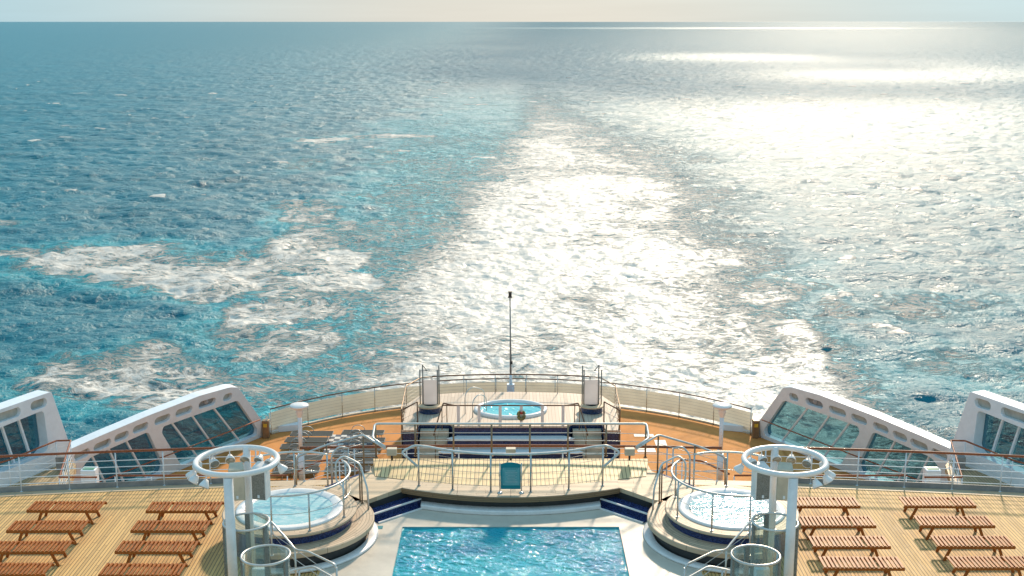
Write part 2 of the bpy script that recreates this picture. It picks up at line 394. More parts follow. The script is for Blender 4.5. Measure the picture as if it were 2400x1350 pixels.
def water_mat(name, deep, turq, foamc, sc=1.0, rough=0.2, far=True):
    m, nt, bs = new_mat(name)
    g = nd(nt, 'ShaderNodeNewGeometry'); P = g.outputs['Position']
    at = nd(nt, 'ShaderNodeAttribute'); at.attribute_name = 'foam'
    at2 = nd(nt, 'ShaderNodeAttribute'); at2.attribute_name = 'aer'
    F, A = at.outputs['Fac'], at2.outputs['Fac']
    mp = nd(nt, 'ShaderNodeMapping'); nt.links.new(P, mp.inputs[0]); mp.inputs['Scale'].default_value = (0.55, 1.0, 1.0)
    # lacy foam: warped ridged noise at several sizes
    w1 = noise(nt, mp.outputs[0], 0.10, 9, 0.66, 0.9)
    w2 = noise(nt, mp.outputs[0], 0.42, 8, 0.7, 1.4)
    w3 = noise(nt, P, 1.6, 6, 0.7, 0.8)
    rid = mth(nt, 'SUBTRACT', 1.0, mth(nt, 'MULTIPLY', mth(nt, 'ABSOLUTE', mth(nt, 'SUBTRACT', w2, 0.5)), 7.0), clamp=True)
    w4 = noise(nt, mp.outputs[0], 0.2, 9, 0.72, 2.2)
    rid2 = mth(nt, 'SUBTRACT', 1.0, mth(nt, 'MULTIPLY', mth(nt, 'ABSOLUTE', mth(nt, 'SUBTRACT', w4, 0.5)), 9.0), clamp=True)
    pat = mth(nt, 'ADD', mth(nt, 'ADD', mth(nt, 'MULTIPLY', w1, 0.42), mth(nt, 'MULTIPLY', mth(nt, 'ADD', rid, rid2), 0.23)), mth(nt, 'MULTIPLY', mth(nt, 'ADD', w3, w4), 0.17))
    thr = mth(nt, 'SUBTRACT', 0.94, mth(nt, 'MULTIPLY', F, 0.7))
    dif = mth(nt, 'SUBTRACT', pat, thr)
    thin = ramp(nt, dif, -0.24, 0.1)
    foam = mth(nt, 'ADD', mth(nt, 'MULTIPLY', ramp(nt, dif, -0.1, 0.3), 0.4), mth(nt, 'MULTIPLY', ramp(nt, dif, -0.01, 0.14), 0.6))
    aer = mth(nt, 'MULTIPLY', A, ramp(nt, w1, 0.25, 0.68), clamp=True)
    aer = mth(nt, 'MAXIMUM', aer, mth(nt, 'MULTIPLY', thin, mth(nt, 'MULTIPLY_ADD', A, 0.85, 0.1, clamp=True)))
    var = noise(nt, P, 0.03, 6, 0.6)
    dc = mixc(nt, var, tuple(x * 0.7 for x in deep), tuple(x * 1.3 for x in deep))
    c = mixc(nt, aer, dc, turq)
    aq = mixc(nt, A, (0.22, 0.5, 0.62), (0.12, 0.54, 0.66))
    c = mixc(nt, mth(nt, 'MULTIPLY', foam, 2.2, clamp=True), c, aq)
    c = mixc(nt, ramp(nt, foam, 0.28, 0.95), c, foamc)
    nt.links.new(c, bs.inputs['Base Color'])
    bs.inputs['IOR'].default_value = 1.33; bs.inputs['Specular IOR Level'].default_value = 0.5
    nt.links.new(mth(nt, 'ADD', mth(nt, 'MULTIPLY', foam, 0.06), rough, clamp=True), bs.inputs['Roughness'])
    # ripples
    mp2 = nd(nt, 'ShaderNodeMapping'); nt.links.new(P, mp2.inputs[0]); mp2.inputs['Scale'].default_value = (0.6, 1.0, 1.0)
    b1 = noise(nt, mp2.outputs[0], 0.55 * sc, 6, 0.62, 0.5)
    b2 = noise(nt, mp2.outputs[0], 0.09 * sc, 4, 0.6, 0.4); b3 = noise(nt, P, 1.9 * sc, 4, 0.6, 0.3)
    h = mth(nt, 'ADD', mth(nt, 'MULTIPLY', b1, 0.65 / sc), mth(nt, 'MULTIPLY', b2, 1.5 / sc))
    h = mth(nt, 'ADD', h, mth(nt, 'MULTIPLY', b3, 0.3 / sc))
    h = mth(nt, 'MULTIPLY', h, mth(nt, 'SUBTRACT', 1.0, mth(nt, 'MULTIPLY', foam, 0.6)))
    h = mth(nt, 'ADD', h, mth(nt, 'MULTIPLY', foam, 0.025))
    bp = nd(nt, 'ShaderNodeBump'); bp.inputs['Strength'].default_value = 1.0; bp.inputs['Distance'].default_value = 1.0
    nt.links.new(h, bp.inputs['Height']); nt.links.new(bp.outputs[0], bs.inputs['Normal'])
    return m

def build_sea():
    # distances graded with depression so that the mesh stays fine near the ship
    dep = np.concatenate([np.linspace(44, 22, 60, endpoint=False), np.linspace(22, 2.0, 980, endpoint=False), np.geomspace(2.0, 0.03, 240)])
    D = 40.0 / np.tan(np.radians(dep)); D = np.minimum(D, 36500 + np.arange(len(D)))
    th = np.concatenate([np.linspace(-80, -27, 70, endpoint=False), np.linspace(-27, 27, 760, endpoint=False), np.linspace(27, 80, 70)])
    T = np.tan(np.radians(th))
    Y, TT = np.meshgrid(D, T, indexing='ij'); X = Y * TT
    dist = np.hypot(X, Y)
    t1 = wave_tile(512, 260.0, 3, R(100), 0.12, 1.6, 30.0)
    t2 = wave_tile(512, 83.0, 5, R(65), 0.3, 0.5, 9.0)
    h = np.zeros_like(X); ox = np.zeros_like(X); oy = np.zeros_like(X)
    for t, amp, rot, d0, d1 in ((t1, 0.29, 0.2, 700, 2600), (t2, 0.06, -0.5, 200, 700)):
        cr, sr = math.cos(rot), math.sin(rot); xr, yr = X * cr - Y * sr, X * sr + Y * cr
        fade = np.clip((d1 - dist) / (d1 - d0), 0, 1) * amp
        a, b, c = (samp(t[i], t[3], xr, yr) for i in range(3))
        h += a * fade; ox += (b * cr + c * sr) * fade * 0.9; oy += (-b * sr + c * cr) * fade * 0.9
    # wake turbulence and hump
    def prof(y, tab): return np.interp(y, [a for a, _ in tab], [b for _, b in tab])
    yl = [(100, -30), (143, -27), (165, -26), (200, -31), (235, -36), (262, -30), (330, -34), (400, -44), (470, -50), (560, -44), (800, -34), (1200, -26), (3000, -10)]
    yr_ = [(100, 38), (143, 38), (170, 40), (225, 42), (300, 50), (470, 58), (700, 46), (1200, 34), (3000, 20)]
    wob = (fbm(X / 26, Y / 26, 11) - 0.5) * 26 * np.clip(Y / 200, .5, 2)
    L_, R_ = prof(Y, yl), prof(Y, yr_)
    soft = 7 * np.clip(Y / 180, .6, 3)
    inl = np.clip((X - L_ + wob) / soft + .5, 0, 1); inr = np.clip((R_ + wob * .7 - X) / (soft * 3.2) + .5, 0, 1)
    core = inl * inr
    dens = prof(Y, [(60, .93), (200, .9), (300, .84), (420, .72), (520, .55), (700, .34), (1000, .2), (1600, .1), (4000, 0)])
    cx = prof(Y, [(100, 2), (250, 8), (470, 12), (800, 8)])
    left_thin = np.clip((X - prof(Y, [(100, -20), (143, -20), (200, -19), (290, -14), (360, -8), (470, 0), (800, 2)])) / 13, 0, 1)
    patchy = fbm(X / 14, Y / 30, 21, 4)
    foam = core * dens * (0.5 + 0.5 * left_thin) * (0.6 + 0.75 * patchy) * (1 - 0.3 * np.clip((X - 18) / 25, 0, 1) * np.clip((Y - 120) / 60, 0, 1))
    aer = core * (1.35 - 0.7 * left_thin) * np.clip(1 - (X - cx + 8) / 34, 0.1, 1) * np.clip(1.2 - Y / 640, 0.0, 1)
    def blob(px, py, rx, ry, rot, dd, aa=0.7, tex=0.55):
        nonlocal foam, aer
        c, s = math.cos(R(rot)), math.sin(R(rot)); dx, dy = X - px, Y - py
        u = (dx * c + dy * s) / rx; v = (-dx * s + dy * c) / ry
        q = u * u + v * v + (fbm(X / 9, Y / 15, int(abs(px) * 3 + py), 6) - .5) * 2.6
        k = np.clip(1.15 - q, 0, 1)
        foam = np.maximum(foam, np.clip(k * 1.1, 0, 1) ** .8 * dd * (1 - tex + tex * 1.7 * fbm(X / 5, Y / 9, 77)))
        aer = np.maximum(aer, np.clip(1.5 - q * .8, 0, 1) * aa)
    for b in BLOBS: blob(*b)
    # small whitecaps on the crests
    crest = samp(t1[0], t1[3], X * math.cos(.2) - Y * math.sin(.2), X * math.sin(.2) + Y * math.cos(.2))
    wc = np.clip(crest - 2.05, 0, 1) * 1.5 * (fbm(X / 11, Y / 16, 41) > .52) * (dist < 900)
    foam = np.maximum(foam, np.clip(wc, 0, .8))
    far = np.clip((2600 - dist) / 1500, 0, 1)
    foam = np.clip(foam, 0, 1) * far; aer = np.clip(aer, 0, 1) * far
    tur = samp(t2[0], 83.0, X * 1.7, Y * 1.3) * 0.07 + samp(t2[0], 83.0, X * .6 + 9, Y * .55) * 0.16
    h = h * (1 - 0.6 * core) + tur * np.clip(core + foam, 0, 1) * np.clip(1 - dist / 800, 0, 1)
    V = np.stack([X + ox, Y + oy, h], -1).reshape(-1, 3).astype(np.float32)
    nr, nc = X.shape
    me = bpy.data.meshes.new('sea'); me.vertices.add(nr * nc); me.vertices.foreach_set('co', V.ravel())
    i = np.arange(nr - 1)[:, None] * nc + np.arange(nc - 1)[None]
    Q = np.stack([i, i + 1, i + nc + 1, i + nc], -1).reshape(-1, 4).astype(np.int32)
    nq = len(Q); me.loops.add(nq * 4); me.loops.foreach_set('vertex_index', Q.ravel())
    me.polygons.add(nq); me.polygons.foreach_set('loop_start', np.arange(nq, dtype=np.int32) * 4)
    me.polygons.foreach_set('use_smooth', np.ones(nq, bool)); me.update()
    for nm, A in (('foam', foam), ('aer', aer)):
        at = me.attributes.new(nm, 'FLOAT', 'POINT'); at.data.foreach_set('value', A.ravel().astype(np.float32))
    me.materials.append(water_mat('sea_water', (0.0, 0.16, 0.215), (0.02, 0.5, 0.56), (0.66, 0.62, 0.56), rough=0.345))
    o = bpy.data.objects.new('sea', me); col.objects.link(o); o.location.z = SEA_Z
    tag(o, kind='structure')
# world position, radii (across, along), rotation, density, aeration, texture
BLOBS = [
    (-35, 169, 7, 9, -30, .8, .9, .45), (-29, 150, 6, 9, -30, .75, .9, .45), (-47, 183, 10, 6, -25, .85, .8, .45), (-31, 205, 8, 14, 0, .75, .9, .5),

    (-30, 190, 12, 10, -20, .75, .8, .5), (-27, 176, 7, 12, -20, .7, .8, .5), (-33, 240, 10, 10, 0, .6, .8, .6), (-26, 160, 6, 16, -10, .72, .9, .5),

    (-70, 208, 17, 19, -4, .85, .8, .65), (-88, 214, 10, 6, 6, .6, .4, .6), (-55, 200, 20, 17, -8, 0.84, .8, .6), (-42, 194, 17, 16, -14, 0.8, .8, .5),
    (-42, 255, 9, 20, 10, 0.78, .8, .6), (-37, 225, 10, 20, 0, 0.7, .8, .6), (-46, 272, 9, 9, 0, 0.6, .5, .6),
    (-60, 425, 15, 12, 5, 0.78, .5, .5), (-42, 440, 16, 10, 0, 0.65, .5, .5), (-58, 350, 6, 24, 0, 0.4, .3, .7),
    (-42, 137, 13, 13, -30, 0.62, .6, .7), (-34, 158, 8, 14, 30, 0.6, .7, .6), (-33, 178, 9, 15, 20, 0.7, .8, .6),
    (-27, 128, 10, 12, 0, 0.55, .8, .7), (-103, 249, 6, 5, 0, 0.6, .3, .6),
    (36, 150, 4, 16, -12, 0.9, .6, .4), (40, 185, 8, 22, -20, 0.72, .5, .6), (30, 142, 12, 26, 0, 0.6, .6, .6),
    (60, 175, 18, 9, 12, .5, .3, .7), (52, 140, 12, 10, 0, .45, .4, .7),
]
build_sea()

# ------------------------------------------------------------------ unseen broken cloud bank aft, shaped to shade the far sea, sun falls through its gaps
def build_clouds():
    zc = 600.0; hgt = zc - SEA_Z; off = hgt / math.tan(R(SUN_EL)); ox, oy = off * math.sin(R(SUN_AZ)), off * math.cos(R(SUN_AZ))
    Ys = np.geomspace(560, 36000, 440); q = np.linspace(-0.62, 1.3, 260)
    Y, Q = np.meshgrid(Ys, q, indexing='ij'); X = Q * Y * 0.75
    n1 = fbm(X / 90, Y / 160, 61, 5) - .5; n2 = fbm(X / 900, Y / 1300, 65, 5) - .5; n3 = fbm(X / 30, Y / 45, 69, 3) - .5
    edge = np.where(X > 60, 700 - 0.12 * np.clip(X - 150, 0, 300), 700 + (60 - X) * 2.0)
    solid = (Y - edge) / 60 + n1 * 2.2 + n3 * .8
    def gap(cx, cy, rx, ry, w): return 1 - np.sqrt(((X - cx) / rx) ** 2 + ((Y - cy) / ry) ** 2) + n1 * w
    g = np.maximum.reduce([gap(245, 1480, 120, 190, .8), gap(330, 1010, 150, 90, 1.0) , gap(900, 6900, 1500, 1000, .8), gap(-1100, 3000, 1000, 2200, .6), gap(-4000, 9000, 3600, 7000, .4)])
    side = np.clip((X + 90 + 0.03 * Y + n1 * 200) / (60 + 0.06 * Y), 0, 1)
    dn = np.clip(solid * .8 + .2, 0, 1) * np.clip(0.95 - 1.6 * g, 0.3, 1) * side * (1 - np.clip((n3 + .15) * 2.2, 0, 1) * np.clip(1.5 - np.abs(Y - 1050) / 260, 0, 1) * np.clip((X - 150) / 120, 0, 1))
    keep = dn > 0.02
    kf = keep[:-1, :-1]
    nr, nc = X.shape
    ii = np.arange(nr - 1)[:, None] * nc + np.arange(nc - 1)[None]
    Qd = np.stack([ii, ii + 1, ii + nc + 1, ii + nc], -1)[kf]
    puff = 25 * fbm(X / 120, Y / 200, 81, 4)
    V = np.stack([X + ox, Y + oy, puff], -1).reshape(-1, 3); V2 = V.copy(); V2[:, 2] = V[:, 2] * 2.2 + 30
    n = len(V)
    kp = np.zeros((nr + 1, nc + 1), bool); kp[1:nr, 1:nc] = kf
    walls = []
    for dj, di, a, b in ((0, -1, 0, nc), (0, 1, 1, nc + 1), (-1, 0, 0, 1), (1, 0, nc, nc + 1)):
        J, I = np.nonzero(kf & ~kp[1 + dj:nr + dj, 1 + di:nc + di]); k = J * nc + I
        walls.append(np.stack([k + a, k + b, k + b + n, k + a + n], -1))
    F = np.concatenate([Qd, Qd[:, ::-1] + n] + walls)
    me = bpy.data.meshes.new('cloud_bank'); me.from_pydata(np.concatenate([V, V2]).tolist(), [], F.tolist()); me.update()
    at_ = me.attributes.new('dens', 'FLOAT', 'POINT'); at_.data.foreach_set('value', np.tile(dn.ravel(), 2).astype(np.float32))
    m, nt, bs = new_mat('cloud'); tr = nd(nt, 'ShaderNodeBsdfTranslucent'); tr.inputs[0].default_value = (.55, .82, .9, 1)
    df = nd(nt, 'ShaderNodeBsdfDiffuse'); df.inputs[0].default_value = (.7, .84, .88, 1); mxs = nd(nt, 'ShaderNodeMixShader'); mx2 = nd(nt, 'ShaderNodeMixShader'); at = nd(nt, 'ShaderNodeAttribute'); at.attribute_name = 'dens'; nt.links.new(mth(nt, 'SUBTRACT', 1.0, mth(nt, 'MULTIPLY', at.outputs['Fac'], 0.42)), mx2.inputs[0]); tp = nd(nt, 'ShaderNodeBsdfTransparent')
    out = [x for x in nt.nodes if x.type == 'OUTPUT_MATERIAL'][0]
    nt.links.new(df.outputs[0], mxs.inputs[1]); nt.links.new(tr.outputs[0], mxs.inputs[2])
    nt.links.new(mxs.outputs[0], mx2.inputs[1]); nt.links.new(tp.outputs[0], mx2.inputs[2]); nt.links.new(mx2.outputs[0], out.inputs[0])
    me.materials.append(m); o = bpy.data.objects.new('cloud_bank', me); col.objects.link(o); o.location.z = zc; tag(o, kind='structure')
build_clouds()

# ------------------------------------------------------------------ hull and decks (the setting)
def struct(o): return tag(o, kind='structure')
DECK7, DECK6 = -2.8, -5.6
half = [(0, 59.1), (3, 58.82), (5.2, 58.2), (7, 57.4), (9.2, 56.0), (11.2, 54.15), (13.0, 51.3), (14.9, 48.25), (16.6, 45.5), (17.9, 42), (19.0, 38), (19.6, 32), (19.8, 20), (19.8, -20)]
outline6 = [(x, y) for x, y in half] + [(-x, y) for x, y in half[::-1][:-1]]
def inset(poly, d):
    out = []
    for x, y in poly:
        v = Vector((x, y - 25)); L = v.length; out.append((x * (1 - d / L), 25 + (y - 25) * (1 - d / L)))
    return out
struct(MB().prism(outline6, DECK6 - 0.3, DECK6).build('lower_deck', M['orange']))
struct(MB().prism([(p[0] * 1.012, p[1] + 0.15 if p[1] > 45 else p[1]) for p in outline6], SEA_Z - 3, DECK6 - 0.304).build('ship_hull', M['hull']))
def edge_y(x): return 34.0 - x * x * 0.0052
xs = [i * 1.0 for i in range(-19, 20)]
PX0, PY0, PY1 = 2.84, 21.0, 30.4
poolhole = [(-PX0, PY0), (PX0, PY0), (PX0, PY1), (-PX0, PY1)]
md = [(x, edge_y(x)) for x in xs] + [(19.0, -6), (-19.0, -6)]
struct(MB().prism(md, -0.28, 0.0, [[(x * 1.03, y + (.1 if y > 25 else -.1)) for x, y in poolhole]]).build('main_deck', M['teak']))
marg = [(x, edge_y(x) - 0.02) for x in xs] + [(x, edge_y(x) - 0.42) for x in xs[::-1]]
struct(MB().prism(marg, 0.001, 0.008).build('deck_margin', M['teak_walk']))
# white painted surround of the main pool
sur = [(-3.6, 31.6), (3.6, 31.6), (4.4, 30.6), (4.2, 29.2), (4.6, 28.0), (4.5, 14), (-4.5, 14), (-4.6, 28.0), (-4.2, 29.2), (-4.4, 30.6)]
struct(MB().prism(sur, 0.004, 0.02, [poolhole]).build('pool_surround', M['surround']))
struct(MB().box((-3.42, 30.35, 0.023), (0.14, 0.2, 0.008)).build('teal_marker_tile', M['teal']))
# deck seven with its two outboard wings
d7 = [(-15.75, 38.8), (15.75, 38.8)]
d7 = [(-14.95, 38.8), (-15.8, 42.6), (-16.2, 43.25), (-17.4, 40.7), (-18.6, 38), (-19.3, 34), (-19.4, -6), (19.4, -6), (19.3, 34), (18.6, 38), (17.4, 40.7), (16.2, 43.25), (15.8, 42.6), (14.95, 38.8)]
struct(MB().prism(d7, DECK7 - 0.25, DECK7).build('middle_deck', M['teak_wing']))
struct(MB().box((0, 14, -1.55), (36.5, 37, 2.46)).build('upper_deckhouse', M['white']))
struct(MB().box((0, 15, -4.33), (37, 42, 2.54)).build('lower_deckhouse', M['white']))

# ------------------------------------------------------------------ main swimming pool
pool = empty('swimming_pool', (0, 26, 0), label='rectangular turquoise swimming pool sunk in the white surround', cat='swimming pool')
def loc(o, p): o.matrix_parent_inverse = Matrix.Translation(p.location).inverted() if p.rotation_euler.z == 0 else p.matrix_world.inverted(); return o
b = MB()
for x0, x1, y0, y1 in ((-PX0 - .04, -PX0, PY0, PY1), (PX0, PX0 + .04, PY0, PY1), (-PX0 - .04, PX0 + .04, PY1, PY1 + .04), (-PX0 - .04, PX0 + .04, PY0 - .04, PY0)):
    b.box(((x0 + x1) / 2, (y0 + y1) / 2, -0.7), (x1 - x0, y1 - y0, 1.42))
b.box((0, (PY0 + PY1) / 2, -1.42), (2 * PX0 - .002, PY1 - PY0 - .002, 0.04))
loc(b.build('basin', paint('pool_basin_tile', (0.1, 0.5, 0.55), 0.3), pool), pool)
def water_grid(x0, x1, y0, y1, step, amp, L, seed, z, name, mat, parent=None, ell=None, drop=0.0):
    nx, ny = int((x1 - x0) / step), int((y1 - y0) / step)
    X, Y = np.meshgrid(np.linspace(x0, x1, nx), np.linspace(y0, y1, ny))
    t = wave_tile(256, L, seed, R(60), 0.35, L / 120, L / 5)
    a = amp * (0.35 + 1.3 * fbm(X * 1.1 / (L / 6), Y * 1.1 / (L / 6), seed))
    Z = samp(t[0], L, X * .8 + Y * .3, Y * 1.2) * a + z
    X = X + samp(t[1], L, X, Y) * a * 0; 
    V = np.stack([X, Y, Z], -1).reshape(-1, 3)
    fs = []
    for j in range(ny - 1):
        for i in range(nx - 1):
            if ell:
                q = ((X[j, i] - ell[0]) / ell[2]) ** 2 + ((Y[j, i] - ell[1]) / ell[3]) ** 2
                if q > 1: continue
            k = j * nx + i; fs.append((k, k + 1, k + nx + 1, k + nx))
    m = MB(); m.add(V.tolist(), fs, True)
    return m.build(name, mat, parent)
def small_water(name, deep, lite, foamc, bs_, bscale=6.0, rough=0.05, foam_thr=0.72, bstr=0.05):
    m, nt, bs = new_mat(name)
    g = nd(nt, 'ShaderNodeNewGeometry'); P = g.outputs['Position']
    mp = nd(nt, 'ShaderNodeMapping'); nt.links.new(P, mp.inputs[0]); mp.inputs['Scale'].default_value = (0.6, 1.1, 1); mp.inputs['Rotation'].default_value = (0, 0, R(-18))
    n1 = noise(nt, mp.outputs[0], bs_, 5, 0.6, 0.8); n2 = noise(nt, mp.outputs[0], bscale, 5, 0.6, 0.9)
    c = mixc(nt, ramp(nt, n1, 0.3, 0.7), deep, lite)
    c = mixc(nt, mth(nt, 'MULTIPLY', ramp(nt, n2, foam_thr - .08, foam_thr + .1), 0.8), c, foamc)
    nt.links.new(c, bs.inputs['Base Color']); bs.inputs['Roughness'].default_value = rough; bs.inputs['IOR'].default_value = 1.33
    bump(nt, bs, n2, 1.0, bstr)
    return m
pw = small_water('pool_water', (0.0, 0.23, 0.35), (0.01, 0.42, 0.5), (0.5, 0.75, 0.75), 0.5, 6.5, 0.06, 0.85, 0.06)
loc(water_grid(-PX0, PX0, PY0, PY1, 0.03, 0.012, 4.0, 4, -0.03, 'water', pw, pool), pool)

# ------------------------------------------------------------------ raised teak stage behind the pool
stage = empty('raised_stage', (0, 32.5, 0), label='raised sloping teak stage with pale curved lip behind the swimming pool', cat='stage')
lipx = [i * 2.98 / 10 for i in range(-10, 11)]
def lip_y(x): return 31.27 + 0.68 * (x / 2.98) ** 2
st = [(x, lip_y(x)) for x in lipx] + [(3.83, 31.07), (4.45, 30.9), (5.1, 31.9), (4.0, 33.2), (3.95, 33.72), (-3.95, 33.72), (-4.0, 33.2), (-5.1, 31.9), (-4.45, 30.9), (-3.83, 31.07)]
loc(MB().prism(st, 0.38, 0.5).build('top', M['teak_walk'], stage), stage)
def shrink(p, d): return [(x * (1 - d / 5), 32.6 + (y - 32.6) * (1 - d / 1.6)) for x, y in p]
loc(MB().prism(shrink(st, 0.2), 0.0, 0.38).build('base', M['dark'], stage), stage)  # near-black colour paints in the shade of the recess under the lip
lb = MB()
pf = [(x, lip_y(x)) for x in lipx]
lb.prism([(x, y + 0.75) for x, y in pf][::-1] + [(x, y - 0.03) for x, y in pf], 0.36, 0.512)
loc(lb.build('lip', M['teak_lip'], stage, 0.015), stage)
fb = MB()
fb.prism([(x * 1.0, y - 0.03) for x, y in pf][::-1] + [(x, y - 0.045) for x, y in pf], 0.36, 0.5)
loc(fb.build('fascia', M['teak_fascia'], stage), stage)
for x in (-1.45, 0.0, 1.45):
    loc(MB().box((x, lip_y(x) + 0.32, 0.5135), (0.012, 0.72, 0.004)).build('joint', M['dark'], stage), stage)
def ramp_front(x): return 32.02 + 0.06 * x * x if abs(x) < 2.9 else 32.52 + (abs(x) - 2.9) * 0.3
rx_ = [i * 0.2 for i in range(-19, 20)]
rv = []; rf = []
for i, x in enumerate(rx_):
    y0 = ramp_front(x)
    for k in range(9):
        t = k / 8; rv.append((x * (1 + 0.04 * t), y0 + (33.74 - y0) * t, 0.514 + 0.17 * t))
for i in range(len(rx_) - 1):
    for k in range(8):
        a = i * 9 + k; rf.append((a, a + 9, a + 10, a + 1))
rm = MB(); rm.add(rv, rf, True)
n0 = len(rm.v)
bk = [rv[i * 9 + 8] for i in range(len(rx_))]
rm.add([p for p in bk] + [(p[0], p[1], 0.0) for p in bk], [(i, i + 1, len(bk) + i + 1, len(bk) + i) for i in range(len(bk) - 1)])
for s in (0, len(rx_) - 1):
    side = [rv[s * 9 + k] for k in range(9)]
    rm.add(side + [(p[0], p[1], 0.505) for p in side], [(k, k + 1, 9 + k + 1, 9 + k) for k in range(8)])
loc(rm.build('sloped_planking', M['teak_ramp'], stage), stage)
kb = MB(); kx = [i * 2.45 / 12 for i in range(-12, 13)]
kb.prism([(x, lip_y(x) + 0.22) for x in kx][::-1] + [(x, lip_y(x) - 0.14) for x in kx], 0.02, 0.15)
tag(kb.build('curved_kerb', M['white_soft'], None, 0.03), 'low white curved kerb on the pool surround under the teak lip', 'kerb')

for sx in (-1, 1):
    side = 'left' if sx < 0 else 'right'
    s = empty('mosaic_steps', (sx * 3.0, 31.5, 0), label='navy mosaic steps with pale nosings going down to the pool on its %s' % side, cat='steps', group='mosaic steps beside the stage')
    P0, P1 = Vector((-2.62, 32.1)), Vector((-3.83, 30.98)); u = (P1 - P0).normalized(); n = Vector((-u.y, u.x)); n = n if n.x > 0 else -n
    for k in range(3):
        off0, off1 = n * (-0.3), n * (0.02 + 0.27 * k) 
        z1 = 0.37 - 0.165 * k
        if k == 0: continue
        quad = [P0 - n * 0.1, P1 - n * 0.1, P1 + n * (0.02 + 0.24 * k), P0 + n * (0.02 + 0.24 * k)]
        loc(MB().prism([tuple(q) for q in quad], 0.0, z1).build('tread', M['mosaic'], s, mirror=sx > 0), s)
        a = P0 + n * (0.02 + 0.24 * k); c = P1 + n * (0.02 + 0.24 * k)
        loc(MB().bar((a.x, a.y, z1), (c.x, c.y, z1), 0.05, 0.035).build('nosing', M['white_soft'], s, mirror=sx > 0), s)
    s = empty('side_steps', (sx * 5.0, 33.0, 0), label='navy mosaic steps from the %s end of the stage down towards the aft rail' % side, cat='steps', group='mosaic steps behind the stage')
    P0, P1 = Vector((-4.0, 33.3)), Vector((-5.2, 31.85)); u = (P1 - P0).normalized(); n = Vector((u.y, -u.x)); n = n if n.x < 0 else -n
    for k in (0, 1):
        quad = [P0, P1, P1 + n * (0.35 + 0.32 * k), P0 + n * (0.35 + 0.32 * k)]
        loc(MB().prism([tuple(q) for q in quad], 0.0, 0.34 - 0.16 * k + (0.001 if k else 0)).build('tread', M['mosaic'], s, mirror=sx > 0), s)

# ------------------------------------------------------------------ railings
def railing(name, label, group, top, z_base, mat_top, r_top, posts, bars, mat_post, r_post=0.022, r_bar=0.008, mat_bar=None, toe=None, panel=None, mirror=False, fil=0.12, cat='railing'):
    """top: list of 3-D points of the handrail; posts: indices as (x,y,ztop[,zbase]); bars: fractions of the height"""
    c = Vector(top[0])
    e = empty(name, (-c.x if mirror else c.x, c.y, z_base), label=label, cat=cat, group=group)
    loc(MB().tube(fillet(top, fil), r_top, 10).build('handrail', mat_top, e, mirror=mirror), e)
    for p in posts:
        zb = p[3] if len(p) > 3 else z_base
        loc(MB().tube([(p[0], p[1], zb), (p[0], p[1], p[2])], r_post, 8).cyl((p[0], p[1], zb), r_post * 2, 0.02, 10).build('post', mat_post, e, mirror=mirror), e)
    if bars:
        b = MB()
        line = [p for p in posts]
        for f in bars:
            pts = [(p[0], p[1], (p[3] if len(p) > 3 else z_base) + f * (p[2] - (p[3] if len(p) > 3 else z_base))) for p in line]
            b.tube(pts, r_bar, 6)
        loc(b.build('bars', mat_bar or mat_post, e, mirror=mirror), e)
    if toe: loc(toe.build('toe_plate', M['grey'], e, mirror=mirror), e)
    return e
def arc_pts(x0, x1, n, z, dy=0.0): return [(x0 + (x1 - x0) * i / n, edge_y(x0 + (x1 - x0) * i / n) - 0.1 + dy, z) for i in range(n + 1)]
for sx in (-1, 1):
    side = 'left' if sx < 0 else 'right'
    tp = arc_pts(-19.0, -7.25, 24, 1.08)
    ps = [(x, edge_y(x) - 0.1, 1.06) for x in [-7.3 - 1.3 * k for k in range(10)]]
    toe = MB()
    tl = arc_pts(-19.0, -7.25, 24, 0)
    for a, c in zip(tl[:-1], tl[1:]): toe.bar((a[0], a[1], 0.09), (c[0], c[1], 0.09), 0.02, 0.16)
    railing('deck_railing', 'long teak topped white railing along the aft edge of the %s sunbathing deck' % side, 'teak topped railings of the upper deck', tp, 0, M['rail_teak'], 0.036, ps, (0.22, 0.4, 0.58, 0.76), M['white'], 0.02, 0.011, toe=toe, mirror=sx > 0)
tp = arc_pts(-6.05, 6.05, 20, 1.02)
ps = [(x, edge_y(x) - 0.1, 1.0) for x in (-5.95, -4.5, -3.0, -1.5, 0, 1.5, 3.0, 4.5, 5.95)]
railing('deck_railing', 'teak topped railing crossing behind the raised stage', 'teak topped railings of the upper deck', tp, 0, M['rail_teak'], 0.04, ps, (0.3, 0.55, 0.8), M['white'], 0.02, 0.009)
# metal railing on the back of the stage
xs8 = [-3.45, -2.72, -1.63, -0.545, 0.545, 1.63, 2.72, 3.45]
tp = [(-3.45, 32.3, 1.55), (-3.86, 32.9, 1.6), (-3.86, 33.55, 1.8), (3.86, 33.55, 1.8), (3.86, 32.9, 1.6), (3.45, 32.3, 1.55)]
ps = [(-3.84, 33.5, 1.78, 0.8)] + [(x, 33.55, 1.8, 0.83) for x in xs8[1:-1]] + [(3.84, 33.5, 1.78, 0.8)]
railing('stage_railing', 'straight silver railing with bronze posts along the back of the stage', None, tp, 0.8, M['steel_pale'], 0.034, ps, (0.25, 0.48, 0.72), M['rail_brown'], 0.026, 0.009, M['steel_pale'])
